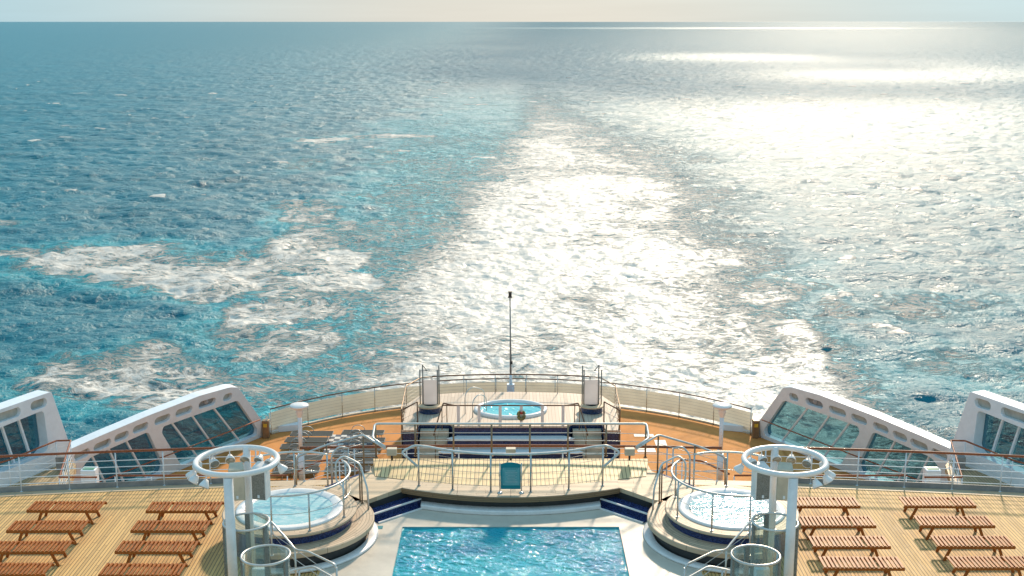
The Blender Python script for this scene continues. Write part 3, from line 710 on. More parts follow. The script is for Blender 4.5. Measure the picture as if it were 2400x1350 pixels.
# curved front railing on the lip
tp = [(-2.52, 31.72, 1.2), (-2.98, 31.95, 1.52), (-2.62, 31.95, 1.72)] + [(x, lip_y(x) + 0.3, 1.6 + 0.11 * (abs(x) / 2.5) ** 3) for x in [i * 0.25 for i in range(-9, 10)]] + [(2.62, 31.95, 1.72), (2.98, 31.95, 1.52), (2.52, 31.72, 1.2)]
ps = [(x, lip_y(x) + 0.3, z, 0.51) for x, z in ((-2.52, 1.68), (-1.58, 1.62), (-0.54, 1.6), (0.54, 1.6), (1.58, 1.62), (2.52, 1.68))]
railing('stage_railing', 'curved steel railing on the pool side lip of the stage', None, tp, 0.51, M['steel_pale'], 0.034, ps, (0.16, 0.33, 0.5, 0.66, 0.83), M['steel'], 0.026, 0.006, M['wire'], fil=0.1)
for sx in (-1, 1):
    side = 'left' if sx < 0 else 'right'
    mir = sx > 0
    tp = [(-3.45, 32.3, 1.5), (-4.15, 33.12, 1.62), (-5.3, 33.2, 1.25), (-6.05, 33.15, 0.95), (-6.1, 33.15, 0.05)]
    ps = [(-4.15, 33.12, 1.6, 0.4), (-5.2, 33.2, 1.28, 0.05), (-6.08, 33.15, 0.93, 0.05)]
    railing('stair_railing', 'sloping silver stair railing behind the %s end of the stage' % side, 'stair railings beside the stage', tp, 0.02, M['steel_pale'], 0.03, ps, (0.2, 0.4, 0.6, 0.8), M['rail_brown'], 0.024, 0.008, M['steel_pale'], mirror=mir)
    tp = [(-4.95, 32.35, 0.1), (-4.95, 32.4, 1.28), (-4.75, 32.5, 1.5), (-4.5, 32.55, 1.42)]
    railing('stair_railing', 'short hooked handrail between the %s hot tub and the stage stairs' % side, 'stair railings beside the stage', tp, 0.02, M['steel_pale'], 0.026, [(-4.5, 32.55, 1.42, 0.1)], None, M['steel_pale'], 0.02, mirror=mir)
    tp = [(-3.72, 30.42, 0.5), (-3.74, 30.45, 1.05), (-3.98, 30.95, 1.56), (-4.45, 31.2, 1.7), (-4.62, 30.95, 1.62), (-4.62, 30.9, 1.1), (-4.4, 30.8, 0.95), (-4.35, 30.8, 0.5)]
    railing('entry_handrail', 'bent steel handrail between the %s hot tub and the pool steps' % side, 'entry handrails', tp, 0.5, M['steel_pale'], 0.026, [(-3.93, 30.82, 1.45, 0.5), (-4.0, 30.95, 1.55, 0.5)], None, M['rail_brown'], 0.02, mirror=mir)
    # handrails down from the tub at the bottom of the picture
    tp = [(-6.3, 28.0, 1.45), (-5.7, 27.6, 1.35), (-5.15, 26.95, 1.1), (-4.98, 26.7, 1.02), (-4.7, 26.65, 1.02), (-3.95, 26.05, 0.95), (-3.93, 26.0, 0.05)]
    ps = [(-5.0, 26.75, 1.02), (-5.7, 27.55, 1.34, 0.5), (-3.94, 26.02, 0.9)]
    railing('stair_railing', 'steel handrail running from the %s hot tub down to the pool surround' % side, 'handrails beside the shower screens', tp, 0.02, M['steel_pale'], 0.026, ps, (0.4, 0.7), M['steel_pale'], 0.022, 0.008, mirror=mir)
    tp = [(-5.4, 25.35, 0.7), (-4.95, 25.75, 0.95), (-4.45, 25.85, 1.02), (-3.8, 25.35, 0.9), (-3.5, 25.1, 0.8), (-3.5, 25.08, 0.05)]
    railing('stair_railing', 'lower steel handrail nearest the camera on the %s side of the pool' % side, 'handrails beside the shower screens', tp, 0.02, M['steel_pale'], 0.026, [(-4.75, 25.8, 0.98), (-4.2, 25.65, 0.97)], None, M['steel_pale'], 0.022, mirror=mir)

# ------------------------------------------------------------------ hot tubs
for sx in (-1, 1):
    side = 'left' if sx < 0 else 'right'; ring = M['ringL'] if sx < 0 else M['ringR']; mir = sx > 0
    cx, cy = -HT[0], HT[1]
    t = empty('hot_tub', (sx * HT[0], HT[1], 0), label='round bubbling hot tub on stepped teak rings, %s of the swimming pool' % side, cat='hot tub', group='hot tubs beside the pool')
    loc(MB().lathe((cx, cy, 0), [(1.6, 0.36), (2.12, 0.36), (2.14, 0.38), (2.14, 0.485), (2.12, 0.5), (1.5, 0.5)], 60, -112, 62, smooth=False).build('lower_step', ring, t, mirror=mir), t)
    loc(MB().lathe((cx, cy, 0), [(1.95, 0.0), (1.95, 0.37)], 50, -110, 60).build('plinth', M['dark'], t, mirror=mir), t)  # shade below the overhanging step is put into this near-black colour
    loc(MB().lathe((cx, cy, 0), [(2.0, 0.02), (2.22, 0.02), (2.24, 0.06), (2.2, 0.09), (2.0, 0.09)], 60, -112, 55).build('kerb', M['white_soft'], t, mirror=mir), t)
    loc(MB().lathe((cx, cy, 0), [(1.6, 0.0), (1.6, 0.71)], 72).build('mosaic_band', M['mosaic'], t, mirror=mir), t)
    loc(MB().lathe((cx, cy, 0), [(1.5, 0.7), (1.68, 0.7), (1.7, 0.72), (1.7, 0.765), (1.68, 0.78), (1.3, 0.78)], 72, smooth=False).build('upper_step', ring, t, mirror=mir), t)
    loc(MB().lathe((cx, cy, 0), [(1.36, 0.775), (1.36, 0.815), (1.32, 0.835), (1.22, 0.835), (1.19, 0.815), (1.1, 0.81), (1.07, 0.77), (1.06, 0.5)], 72).build('rim', M['white_soft'], t, mirror=mir), t)
    tw = small_water('hot_tub_water_%s' % side, (0.24, 0.5, 0.55), (0.38, 0.6, 0.62), (0.6, 0.7, 0.7), 1.6, 7.0, 0.14, 0.55, 0.012)
    loc(water_grid(sx * HT[0] - 1.12, sx * HT[0] + 1.12, cy - 1.12, cy + 1.12, 0.03, 0.003, 1.6, 9 + sx, 0.79, 'water', tw, t, ell=(sx * HT[0], cy, 1.09, 1.09)), t)
    # ring handrail with posts
    a0, a1 = -125, 38
    arc = [(cx + 1.55 * math.cos(R(a)), cy + 1.55 * math.sin(R(a)), 1.75) for a in range(a0, a1, 6)]
    ps = [(cx + 1.55 * math.cos(R(a)), cy + 1.55 * math.sin(R(a)), 1.74, 0.78) for a in (-122, -96, -62, -20, 30)]
    railing('tub_railing', 'curved steel railing round the near side of the %s hot tub' % side, 'railings round the hot tubs', arc, 0.78, M['steel_pale'], 0.028, ps, None, M['steel'], 0.022, mirror=mir)
    e = [o for o in col.objects if o.name.startswith('tub_railing')][-1]
    loc(MB().tube([(p[0], p[1], 1.27) for p in arc[:-3]], 0.008, 6).build('bars', M['steel'], e, mirror=mir), e)
    arc = [(cx + 1.6 * math.cos(R(a)), cy + 1.6 * math.sin(R(a)), 1.75) for a in range(60, 140, 8)]
    ps = [(cx + 1.6 * math.cos(R(a)), cy + 1.6 * math.sin(R(a)), 1.74, 0.78) for a in (61, 95, 130)]
    railing('tub_railing', 'steel railing behind the far side of the %s hot tub' % side, 'railings round the hot tubs', arc, 0.78, M['steel_pale'], 0.028, ps, (0.5,), M['steel'], 0.022, mirror=mir)

# ------------------------------------------------------------------ shower screens (cylindrical glass)
def shower_screen(x, y, h, label):
    t = empty('shower_screen', (x, y, 0.02), label=label, cat='shower screen', group='cylindrical glass shower screens')
    MB().lathe((0, 0, 0), [(0.49, 0.02), (0.49, h - 0.02), (0.48, h - 0.02), (0.48, 0.02)], 40).build('glass', M['clear'], t)
    MB().tube([(0.5 * math.cos(R(a)), 0.5 * math.sin(R(a)), h) for a in range(0, 360, 9)], 0.027, 8, closed=True).build('top_ring', M['steel_pale'], t)
    for a in (100, 190, 335):
        MB().box((0.5 * math.cos(R(a)), 0.5 * math.sin(R(a)), h / 2), (0.045, 0.11, h - 0.03), rz=R(a)).build('post', M['grille'], t)
    MB().cyl((0, 0, 0), 0.52, 0.06, 32).build('base_plate', M['steel'], t)
    return t
for sx in (-1, 1):
    side = 'left' if sx < 0 else 'right'
    shower_screen(sx * 5.1, 24.0, 2.1, 'glass shower cylinder nearest the camera on the %s side' % side)
    shower_screen(sx * 5.87, 25.75, 2.1, 'glass shower cylinder standing beside the %s light mast' % side)
    m = MB().box((sx * 5.45, 24.95, 0.72), (0.3, 0.25, 1.4))
    tag(m.build('shower_cabinet', M['white'], None, 0.02), 'small white cabinet between the two %s shower cylinders' % side, 'cabinet', 'white cabinets between the showers')

# ------------------------------------------------------------------ light masts with ring, spotlights, loudspeakers
def spot_mb():
    body = MB().lathe((0, 0, 0), [(0.0, -0.13), (0.05, -0.12), (0.075, -0.06), (0.105, 0.0), (0.115, 0.05), (0.108, 0.06), (0.1, 0.05)], 20)
    lens = MB().lathe((0, 0, 0), [(0.0, 0.052), (0.06, 0.05), (0.1, 0.045)], 20)
    return body, lens
for sx in (-1, 1):
    side = 'left' if sx < 0 else 'right'; mir = sx > 0
    rc = (-6.08, 26.02, 3.45)
    t = empty('light_mast', (sx * 6.08, 26.0, 0), label='white %s mast carrying a big horizontal ring of spotlights' % side, cat='light mast', group='ring light masts')
    loc(MB().tube([(rc[0] + 0.89 * math.cos(R(a)), rc[1] + 0.89 * math.sin(R(a)), rc[2]) for a in range(0, 360, 6)], 0.064, 12, closed=True).build('ring', M['white_soft'], t, mirror=mir), t)
    loc(MB().cyl((rc[0] + 0.03, rc[1] + 0.89, 0), 0.085, rc[2] + 0.03, 20).build('pole', M['white_soft'], t, mirror=mir), t)
    loc(MB().cyl((rc[0] - 0.0, rc[1] - 0.87, 0), 0.105, rc[2] - 0.06, 20).build('pole', M['white_soft'], t, mirror=mir), t)
    for a in (8, 42, 66, 90, 113, 140, 163, 196, 214, 238):
        body, lens = spot_mb()
        ca, sa = math.cos(R(a)), math.sin(R(a))
        rr = 0.89 + (0.1 if a > 150 or a < 20 else -0.06)
        d = Vector((ca * 0.55, sa * 0.55, -0.75)) if (a > 150 or a < 20) else Vector((-ca * .6 , -0.85, -0.45))
        q = Matrix.Translation((rc[0] + ca * rr, rc[1] + sa * rr, rc[2] - 0.24)) @ d.to_track_quat('Z', 'Y').to_matrix().to_4x4()
        body.xf(q); lens.xf(q)
        i0 = len(body.v)
        body.tube([(rc[0] + ca * 0.89, rc[1] + sa * 0.89, rc[2] - 0.03), (rc[0] + ca * rr, rc[1] + sa * rr, rc[2] - 0.2)], 0.014, 6)
        sp_ = loc(body.build('spotlight', M['white_soft'], t, mirror=mir), t)
        lens.build('lens', M['lens'], sp_, mirror=mir).matrix_parent_inverse = Matrix.Translation(t.location).inverted() @ t.matrix_parent_inverse.inverted() if False else Matrix.Identity(4)
    for px, py, rz, nm in ((-6.2, 26.45, 12, 'pale'), (-5.66, 26.5, -14, 'grey grilled')):
        l = 'loudspeaker clamped under the %s light ring, %s' % (side, 'on its outboard side' if nm == 'pale' else 'on its inboard side')
        sp = empty('loudspeaker', (px * -sx, py, 2.75), R(rz) * -sx, label=l, cat='loudspeaker', group='loudspeakers on the light masts')
        c = MB().prism([(-0.18, -0.15), (0.18, -0.15), (0.15, 0.17), (-0.15, 0.17)], -0.36, 0.38, zf=lambda x, y: 0.0 + (0.08 if y > 0 else 0.0))
        c.build('cabinet', M['beige'] if nm == 'pale' else M['white_soft'], sp, 0.02)
        MB().box((0, -0.156, 0.0), (0.31, 0.012, 0.68)).build('grille', M['beige'] if nm == 'pale' else M['grille'], sp)
        MB().box((0, -0.164, -0.27), (0.05, 0.006, 0.07)).build('badge', M['white'], sp)

# ------------------------------------------------------------------ teak sun loungers
def make_lounger():
    r = empty('teak_lounger')
    fr = MB()
    for y in (-0.3, 0.3):
        L0, L1 = (-0.94, 0.93) if y < 0 else (-0.94, 0.99)
        fr.bar((L0, y, 0.365), (L1, y, 0.365), 0.035, 0.065)
    fr.bar((-0.92, -0.29, 0.36), (-0.92, 0.29, 0.36), 0.04, 0.05); fr.bar((0.72, -0.29, 0.35), (0.72, 0.29, 0.35), 0.04, 0.05)
    fr.bar((-0.5, -0.29, 0.33), (-0.5, 0.29, 0.33), 0.05, 0.04)
    fr.build('frame', M['lounger'], r, 0.006)
    sl = MB()
    for k in range(6): sl.box((-0.9 + 0.1 * k, 0, 0.405), (0.058, 0.62, 0.03))
    sl.build('headrest', M['lounger'], r)
    sl = MB()
    for k in range(13): sl.box((-0.27 + 0.1 * k, 0, 0.405), (0.058, 0.62, 0.03))
    sl.build('seat_slats', M['lounger'], r)
    for x, dx in ((-0.55, -0.1), (0.62, 0.12)):
        for y in (-0.27, 0.27):
            MB().bar((x, y, 0.35), (x + dx * 1.3, y, 0.0), 0.04, 0.07, up=(1, 0, 0)).build('leg', M['lounger'], r, 0.005)
    return r
proto = make_lounger(); first = True
rowsL = [30.87, 29.57, 28.3, 27.02]; rowsR = [31.2, 29.88, 28.6, 27.4]
rown = ['farthest', 'second', 'third', 'nearest']
for sx, rows in ((-1, rowsL), (1, rowsR)):
    for inner, ax in ((True, 8.65 if sx < 0 else 8.37), (False, 11.8 if sx < 0 else 11.42)):
        for k, y in enumerate(rows):
            o = proto if first else copy_tree(proto); first = False
            o.location = (sx * ax + random.uniform(-.03, .03), y + random.uniform(-.02, .02), 0.0)
            o.rotation_euler.z = (math.pi if sx > 0 else 0) + R(random.uniform(-0.8, 0.8))
            o['label'] = 'slatted teak lounger, %s from the camera in the %s column of the %s deck' % (['last', 'third', 'second', 'first'][k], 'inner' if inner else 'outer', 'left' if sx < 0 else 'right')
            o['category'] = 'sun lounger'; o['group'] = 'teak loungers set out on the upper deck'

# ------------------------------------------------------------------ sign and floodlights on the stage
sg = empty('notice_board', (0, 31.52, 0.51), label='teal notice board on two thin posts at the centre of the stage lip', cat='notice board')
pr = [(-0.27, 0.12), (0.27, 0.12), (0.27, 0.83)] + [(0.27 - 0.054 * k, 0.83 + 0.05 * (1 - ((k - 5) / 5) ** 2)) for k in range(1, 10)] + [(-0.27, 0.83)]
b = MB().prism(pr, -0.01, 0.01); b.xf(Matrix(((1, 0, 0, 0), (0, 0, 1, 0), (0, 1, 0, 0), (0, 0, 0, 1)))); b.f = [f[::-1] for f in b.f]
b.build('panel', M['teal'], sg)
MB().box((0.01, -0.014, 0.48), (0.46, 0.005, 0.5)).build('poster', M['poster'], sg)
tx = MB(); rr = random.Random(3)
x = -0.17
while x < 0.2:
    wd_ = rr.choice((0.02, 0.05, 0.035)); tx.box((x + wd_ / 2, -0.018, 0.7), (wd_, 0.002, 0.022)); x += wd_ + 0.012
for k in range(9):
    y = 0.64 - 0.042 * k
    tx.box((-0.185, -0.018, y), (0.022, 0.002, rr.choice((0.02, 0.028))))
tx.build('lettering', M['teal'], sg)['kind'] = 'stuff'
lt = MB()
for k in range(9): lt.box((0.03 + rr.uniform(-.03, 0), -0.018, 0.64 - 0.042 * k), (rr.uniform(.2, .34), 0.002, 0.007))
lt.build('lettering', M['frost'], sg)['kind'] = 'stuff'
for x in (-0.29, 0.29):
    MB().tube([(x, 0, 0), (x, 0, 0.86)], 0.014, 8).build('post', M['steel'], sg)
    MB().lathe((x, 0, 0), [(0.075, 0), (0.075, 0.02), (0.04, 0.045), (0.0, 0.05)], 16).build('foot', M['steel'], sg)
for x, nm in ((-3.39, 'left end'), (0.0, 'middle'), (3.39, 'right end')):
    f = empty('floodlight', (x, 33.5, 0.72), label='small beige box floodlight at the %s of the stage back edge' % nm, cat='floodlight', group='floodlights on the stage')
    MB().box((0, 0, 0.27), (0.28, 0.2, 0.2)).build('housing', M['beige'], f, 0.015)
    MB().cyl((0, 0, 0), 0.03, 0.18, 10).build('stem', M['dark'], f)

# ------------------------------------------------------------------ ship side window screens
def screen_wall(name, label, A, u, v, n, outline, wins, mull, slots, thick, rail, sx, group, dark_slot=None, rec=0.2):
    A, u, v, n = Vector(A), Vector(u), Vector(v), Vector(n)
    e = empty(name, (A.x * (-1 if sx > 0 else 1), A.y, A.z), label=label, cat='window screen', group=group)
    Mx = Matrix(((u.x, v.x, n.x, A.x), (u.y, v.y, n.y, A.y), (u.z, v.z, n.z, A.z), (0, 0, 0, 1)))
    flip = Mx.to_3x3().determinant() < 0
    def put(mb, nm, mat, bev=0.0, par=None):
        mb.xf(Mx)
        if flip: mb.f = [f[::-1] for f in mb.f]
        o = mb.build(nm, mat, par or e, bev, mirror=sx > 0)
        if not par: loc(o, e)
        return o
    def rnd(p, r): return [(q.x, q.y) for q in fillet_closed(p, r)]
    def slot(c, w_, h, tilt):
        pts = []
        for k in range(16):
            a = 2 * math.pi * k / 16
            x = math.copysign(max(w_ / 2 - h / 2, 0), math.cos(a)) + h / 2 * math.cos(a); y = h / 2 * math.sin(a)
            pts.append((c[0] + x * math.cos(tilt) - y * math.sin(tilt), c[1] + x * math.sin(tilt) + y * math.cos(tilt)))
        return pts
    holes = [rnd(wp, 0.2) for wp in wins] + [slot((s[0], s[1]), s[2], 0.34, s[3]) for s in slots]
    put(MB().prism(rnd(outline, 0.12), -thick, 0, holes), 'frame', M['white'], 0.012)
    for wp, hl in zip(wins, holes):
        g = put(MB().prism([(x, y) for x, y in hl], -rec - 0.03, -rec), 'window', M['glass'])
        sd_ = MB()
        for a, c in mull:
            mx_ = (a[0] + c[0]) / 2; xs_ = [p[0] for p in wp]
            if min(xs_) < mx_ < max(xs_): sd_.bar((a[0], a[1], -rec + 0.05), (c[0], c[1], -rec + 0.05), 0.07, 0.1, up=(0, 0, 1))
        m_ = put(sd_, 'mullion', M['white'], par=None)
    for i, s in enumerate(slots):
        hl = slot((s[0], s[1]), s[2], 0.338, s[3])
        dk = dark_slot == i
        put(MB().prism(hl, -0.2, -0.16), 'porthole', M['grey'] if dk else M['port'])
        if dk:
            put(MB().lathe((s[0] - 0.05, s[1], -0.14), [(0.11, 0), (0.1, 0.06), (0.0, 0.09)], 14), 'lamp', M['frost'])
    if rail:
        r_ = MB(); a, c = rail
        r_.tube([(a[0], a[1], 0.28), (c[0], c[1], 0.28)], 0.028, 8); put(r_, 'storm_rail', M['rail_teak'])
        br = MB()
        k = a[0] + 0.3
        while k < c[0]: br.tube([(k, a[1], 0.28), (k, a[1] - 0.05, -0.02)], 0.012, 6); k += 1.8
    return e
def fillet_closed(p, r, seg=4):
    P = [Vector((a[0], a[1])) for a in p]; out = []; n = len(P)
    for i in range(n):
        a, b, c = P[i - 1], P[i], P[(i + 1) % n]; d1, d2 = a - b, c - b
        rr = min(r, d1.length * .4, d2.length * .4); s, q = b + d1.normalized() * rr, b + d2.normalized() * rr
        for k in range(seg + 1):
            t = k / seg; out.append(s * (1 - t) ** 2 + b * 2 * t * (1 - t) + q * t * t)
    return out
for sx in (-1, 1):
    side = 'left' if sx < 0 else 'right'
    screen_wall('window_screen', 'long raked white window screen with oval portholes beside the lower deck, %s side' % side,
        (-11.173, 54.11, -5.6), (-0.5266, -0.8501, 0), (0.1521, -0.0942, 0.9839), (0.8364, -0.5181, -0.179),
        [(-0.25, 0.0), (2.25, 2.98), (2.75, 3.13), (4.5, 3.22), (7.35, 3.12), (9.6, 2.97), (12.6, 2.72), (12.6, 0.0)],
        [[(6.5, 2.37), (2.2, 2.35), (0.72, 0.5), (0.72, 0.2), (5.3, 0.2), (6.55, 2.1)], [(7.3, 2.38), (10.2, 2.16), (10.6, 1.8), (9.6, 0.2), (6.4, 0.2), (6.3, 0.5)]],
        [((5.93, 2.34), (4.24, .2)), ((4.8, 2.34), (3.14, .2)), ((3.55, 2.34), (1.72, .2)), ((9.23, 2.24), (8.2, .2)), ((8.35, 2.3), (7.12, .2)), ((10.02, 2.16), (9.0, .2))],
        [(2.85, 2.68, .55, 0.02), (4.07, 2.74, 1.0, .02), (5.39, 2.74, .95, .0), (6.57, 2.72, .85, -.03), (7.72, 2.68, .8, -.05), (8.68, 2.6, .72, -.06), (9.62, 2.52, .85, -.08), (10.6, 2.42, .75, -.1)],
        0.42, ((0.95, 1.15), (11.2, 1.15)), sx, 'raked window screens of the lower deck', dark_slot=1)
    screen_wall('window_screen', 'tall white window screen ending the outboard walkway at the %s edge' % side,
        (-16.134, 43.285, -2.8), (-0.4277, -0.9039, 0), (0.0, 0.0, 1.0), (0.9039, -0.4277, 0),
        [(-0.1, -0.15), (0.78, 2.8), (9.0, 2.8), (9.0, -0.15)],
        [[(1.2, 2.22), (8.4, 2.0), (8.4, .6), (1.45, .58), (1.12, .8)]],
        [((2.82, 2.16), (2.4, .58)), ((2.07, 2.18), (1.66, .6)), ((3.65, 2.12), (3.2, .58)), ((4.5, 2.1), (4.0, .58)), ((5.4, 2.08), (4.9, .58))],
        [(1.4, 2.5, .75, 0), (2.85, 2.5, 1.25, 0), (4.7, 2.5, 1.25, 0), (6.5, 2.5, 1.25, 0)],
        0.6, None, sx, 'tall window screens of the walkway', rec=0.42)
    mir = sx > 0
    # teak railing of the walkway end
    tp = [(-19.0, 38.4, -1.78), (-17.3, 40.3, -1.78), (-16.35, 42.35, -1.78), (-15.85, 42.4, -1.78), (-14.95, 38.72, -1.78), (-13.7, 38.72, -1.78)]
    ps = [(-17.25, 40.3, -1.8), (-16.35, 42.3, -1.8), (-15.85, 42.35, -1.8), (-15.55, 41.1, -1.8), (-15.25, 39.9, -1.8), (-14.97, 38.76, -1.8), (-13.75, 38.74, -1.8)]
    railing('walkway_railing', 'teak railing bending round the %s walkway end below the upper deck' % side, 'teak railings of the walkways', tp, DECK7, M['rail_teak'], 0.032, ps, (0.2, 0.4, 0.6, 0.8), M['white'], 0.02, 0.008, mirror=mir, fil=0.05)
    tp = [(-13.1, 38.72, -1.72), (-10.8, 38.72, -1.72), (-7.4, 38.72, -1.72)]
    ps = [(x, 38.72, -1.75) for x in (-13.1, -11.9, -10.7, -9.5, -8.3, -7.4)]
    railing('walkway_railing', 'straight teak railing beside the %s stairwell below the upper deck' % side, 'teak railings of the walkways', tp, DECK7, M['rail_teak'], 0.032, ps, (0.3, 0.6), M['white'], 0.02, 0.008, mirror=mir)
    tp = [(-6.95, 37.2, -1.1), (-6.2, 38.0, -0.95), (-5.6, 38.3, -1.0), (-5.0, 38.0, -1.2), (-4.6, 37.5, -1.6)]
    railing('stair_banister', 'curved orange teak banister behind the %s hot tub' % side, 'curved teak banisters', tp, DECK7, M['rail_teak'], 0.035, [(-6.9, 37.25, -1.12), (-5.6, 38.3, -1.02), (-4.65, 37.55, -1.6)], (0.4, 0.8), M['white'], 0.02, 0.008, mirror=mir)
    # raft station box with a green sign
    bx = empty('safety_box', (sx * 14.25, 39.6, -2.8), label='white safety locker with a green sign on the %s walkway' % side, cat='locker', group='safety lockers')
    MB().box((0, 0, 0.5), (0.5, 0.4, 1.0)).build('cabinet', M['white'], bx, 0.03)
    MB().box((0, -0.03, 1.01), (0.38, 0.2, 0.012)).build('sign', M['green'], bx)
    eq = tag(MB().box((sx * 16.15, 42.2, -2.55), (0.35, 0.3, 0.5)).build('equipment_box', M['grey'], None, 0.02), 'small grey equipment box at the foot of the tall %s window screen' % side, 'equipment box', 'grey equipment boxes')
    # lit bollard by the screen
    bo = empty('deck_bollard', (sx * 11.15, 53.75, DECK6), label='bronze bollard with amber lens at the aft foot of the %s window screen' % side, cat='bollard', group='bollards on the lower deck')
    MB().box((0, 0, 0.42), (0.3, 0.3, 0.84)).build('body', M['rail_brown'], bo, 0.03)
    MB().box((-sx * 0.0, -0.16, 0.62), (0.16, 0.03, 0.16)).build('lens', M['yellow'], bo)
    gp = MB().prism([(-11.3, 54.3), (-9.7, 54.75), (-9.9, 55.15), (-10.9, 54.5)], DECK6 + .004, DECK6 + 0.3)
    tag(gp.build('corner_plate', M['white'], None, 0.02, mirror=mir), 'white corner plate joining the %s window screen to the stern bulwark' % side, 'plate', 'corner plates of the bulwark')
    # lamp standards
    lp = empty('deck_lamp', (sx * 8.62, 48.26, DECK6), label='white mushroom topped deck lamp standing on the orange lower deck, %s side' % side, cat='deck lamp', group='mushroom deck lamps')
    MB().cyl((0, 0, 0), 0.13, 1.2, 20).build('sleeve', M['white'], lp)
    MB().cyl((0, 0, 1.2), 0.085, 1.75, 16).build('pole', M['white'], lp)
    MB().lathe((0, 0, 0), [(0.08, 2.75), (0.14, 2.95), (0.16, 3.0), (0.13, 3.12), (0.1, 3.16)], 20).build('collar', M['white_soft'], lp)
    MB().lathe((0, 0, 0), [(0.08, 3.17), (0.36, 3.2), (0.4, 3.26), (0.36, 3.31), (0.2, 3.35), (0.0, 3.36)], 32).build('shade', M['white_soft'], lp)

# ------------------------------------------------------------------ stern bulwark with rail
def stern(t):      # t = -1..1 along the rounded stern
    hs = half[:6]; x = abs(t) * 11.0
    xs_ = [p[0] for p in hs]; ys_ = [p[1] for p in hs]
    # smooth interpolation
    y = 59.1 - 0.0318 * x * x - 0.0000745 * x ** 4
    return math.copysign(x, t) if t else 0.0, y
bw = empty('stern_bulwark', (0, 59, DECK6), label='curved beige bulwark round the stern with wire fence and thin brown rail', cat='bulwark')
S = [stern(-1 + 2 * i / 60) for i in range(61)]
def ribbon(P, z0, z1, th, lean=0.0):
    m = MB(); vs = []; fs = []
    for i, (x, y) in enumerate(P):
        d = Vector((P[min(i + 1, len(P) - 1)][0] - P[max(i - 1, 0)][0], P[min(i + 1, len(P) - 1)][1] - P[max(i - 1, 0)][1])); d.normalize(); nn = Vector((-d.y, d.x))
        for (o, z, l) in ((0, z0, 0), (th, z0, 0), (th, z1, lean), (0, z1, lean)):
            vs.append((x + nn.x * (o + l), y + nn.y * (o + l), z))
    for i in range(len(P) - 1):
        for k in range(4):
            l = (k + 1) % 4; fs.append((i * 4 + k, i * 4 + l, i * 4 + 4 + l, i * 4 + 4 + k))
    fs += [(0, 1, 2, 3), (len(vs) - 1, len(vs) - 2, len(vs) - 3, len(vs) - 4)]
    return m.add(vs, fs)
loc(ribbon(S, DECK6 + 0.2, DECK6 + 1.0, 0.03, 0.12).build('canvas_panel', M['canvas'], bw), bw)
loc(ribbon(S, DECK6 + 0.002, DECK6 + 0.07, 0.12).build('kerb', M['beige'], bw), bw)
loc(MB().tube([(x, y, DECK6 + 1.22) for x, y in S], 0.03, 8).build('handrail', M['rail_dark'], bw), bw)
for i in range(0, 61, 4):
    x, y = S[i]; loc(MB().tube([(x, y - .02, DECK6), (x, y - 0.02, DECK6 + 1.2)], 0.018, 6).build('post', M['steel'], bw), bw)
wr = MB()
for z in (0.3, 0.45, 0.6, 0.75, 0.9, 1.05): wr.tube([(x, y - 0.05, DECK6 + z) for x, y in S], 0.005, 5)
loc(wr.build('wires', M['wire'], bw), bw)

# ------------------------------------------------------------------ flagstaff
fg = empty('ensign_staff', (0, 57.9, -4.4), label='tall thin ensign staff with black stern light at the centre of the stern', cat='flagstaff')
loc(MB().tube([(0, 57.9, -4.0), (-0.03, 58.0, 0.0)], [0.05, 0.025], 8).build('pole', M['grey'], fg), fg)
loc(MB().tube([(0.05, 57.88, -3.3), (-0.07, 57.98, 0.0)], 0.006, 5).build('halyard', M['wire'], fg), fg)
loc(MB().box((-0.03, 58.0, 0.13), (0.15, 0.15, 0.22)).box((-0.03, 58.0, 0.27), (0.19, 0.19, 0.03)).box((-0.03, 58.0, 0.01), (0.2, 0.2, 0.03)).build('stern_light', M['dark'], fg), fg)
loc(MB().box((0.03, 57.9, -3.22), (0.12, 0.12, 0.14)).build('winch', M['dark'], fg), fg)
m_ = MB().box((0, 57.9, -4.95), (0.36, 0.3, 1.3)); m_.tube([(-0.2, 57.6, -5.6), (0, 57.9, -3.9)], 0.03, 6).tube([(0.3, 57.5, -5.6), (0, 57.9, -3.9)], 0.03, 6).cyl((0, 57.9, -4.3), 0.07, 0.5, 12)
loc(m_.build('pedestal', M['white'], fg), fg)

# ------------------------------------------------------------------ aft plunge pool platform
ZP = -4.3
pl = empty('plunge_pool_platform', (0, 53, DECK6), label='raised octagonal teak platform at the stern with blue mosaic front', cat='platform')
po = [(-2.5, 51.5), (2.5, 51.5), (2.75, 52.0), (4.0, 52.0), (4.12, 50.95), (4.72, 50.95), (4.8, 54.6), (4.3, 56.0), (2.5, 56.45), (0, 56.6), (-2.5, 56.45), (-4.3, 56.0), (-4.8, 54.6), (-4.72, 50.95), (-4.12, 50.95), (-4.0, 52.0), (-2.75, 52.0)]
def ell(cx_, cy_, a, b_, n=48): return [(cx_ + a * math.cos(2 * math.pi * k / n), cy_ + b_ * math.sin(2 * math.pi * k / n)) for k in range(n)]
PC = (0.0, 53.75)
loc(MB().prism(po, ZP - 0.08, ZP, [ell(*PC, 1.5, 1.14)]).build('deck_top', M['aft_top'], pl), pl)
loc(MB().prism([(x * .992, 53.7 + (y - 53.7) * .985) for x, y in po], DECK6 + .002, ZP - 0.08, [ell(*PC, 1.6, 1.25)]).build('mosaic_wall', M['mosaic_d'], pl), pl)
N4 = [(-4.74, 50.93), (-4.82, 54.6), (-4.32, 56.02)]
for s_ in (-1, 1):
    fm = MB()
    for a, c in zip(N4[:-1], N4[1:]): fm.bar((a[0] * s_, a[1], -4.95), (c[0] * s_, c[1], -4.95), 0.02, 1.2)
    loc(fm.build('side_cladding', M['beige'], pl), pl)
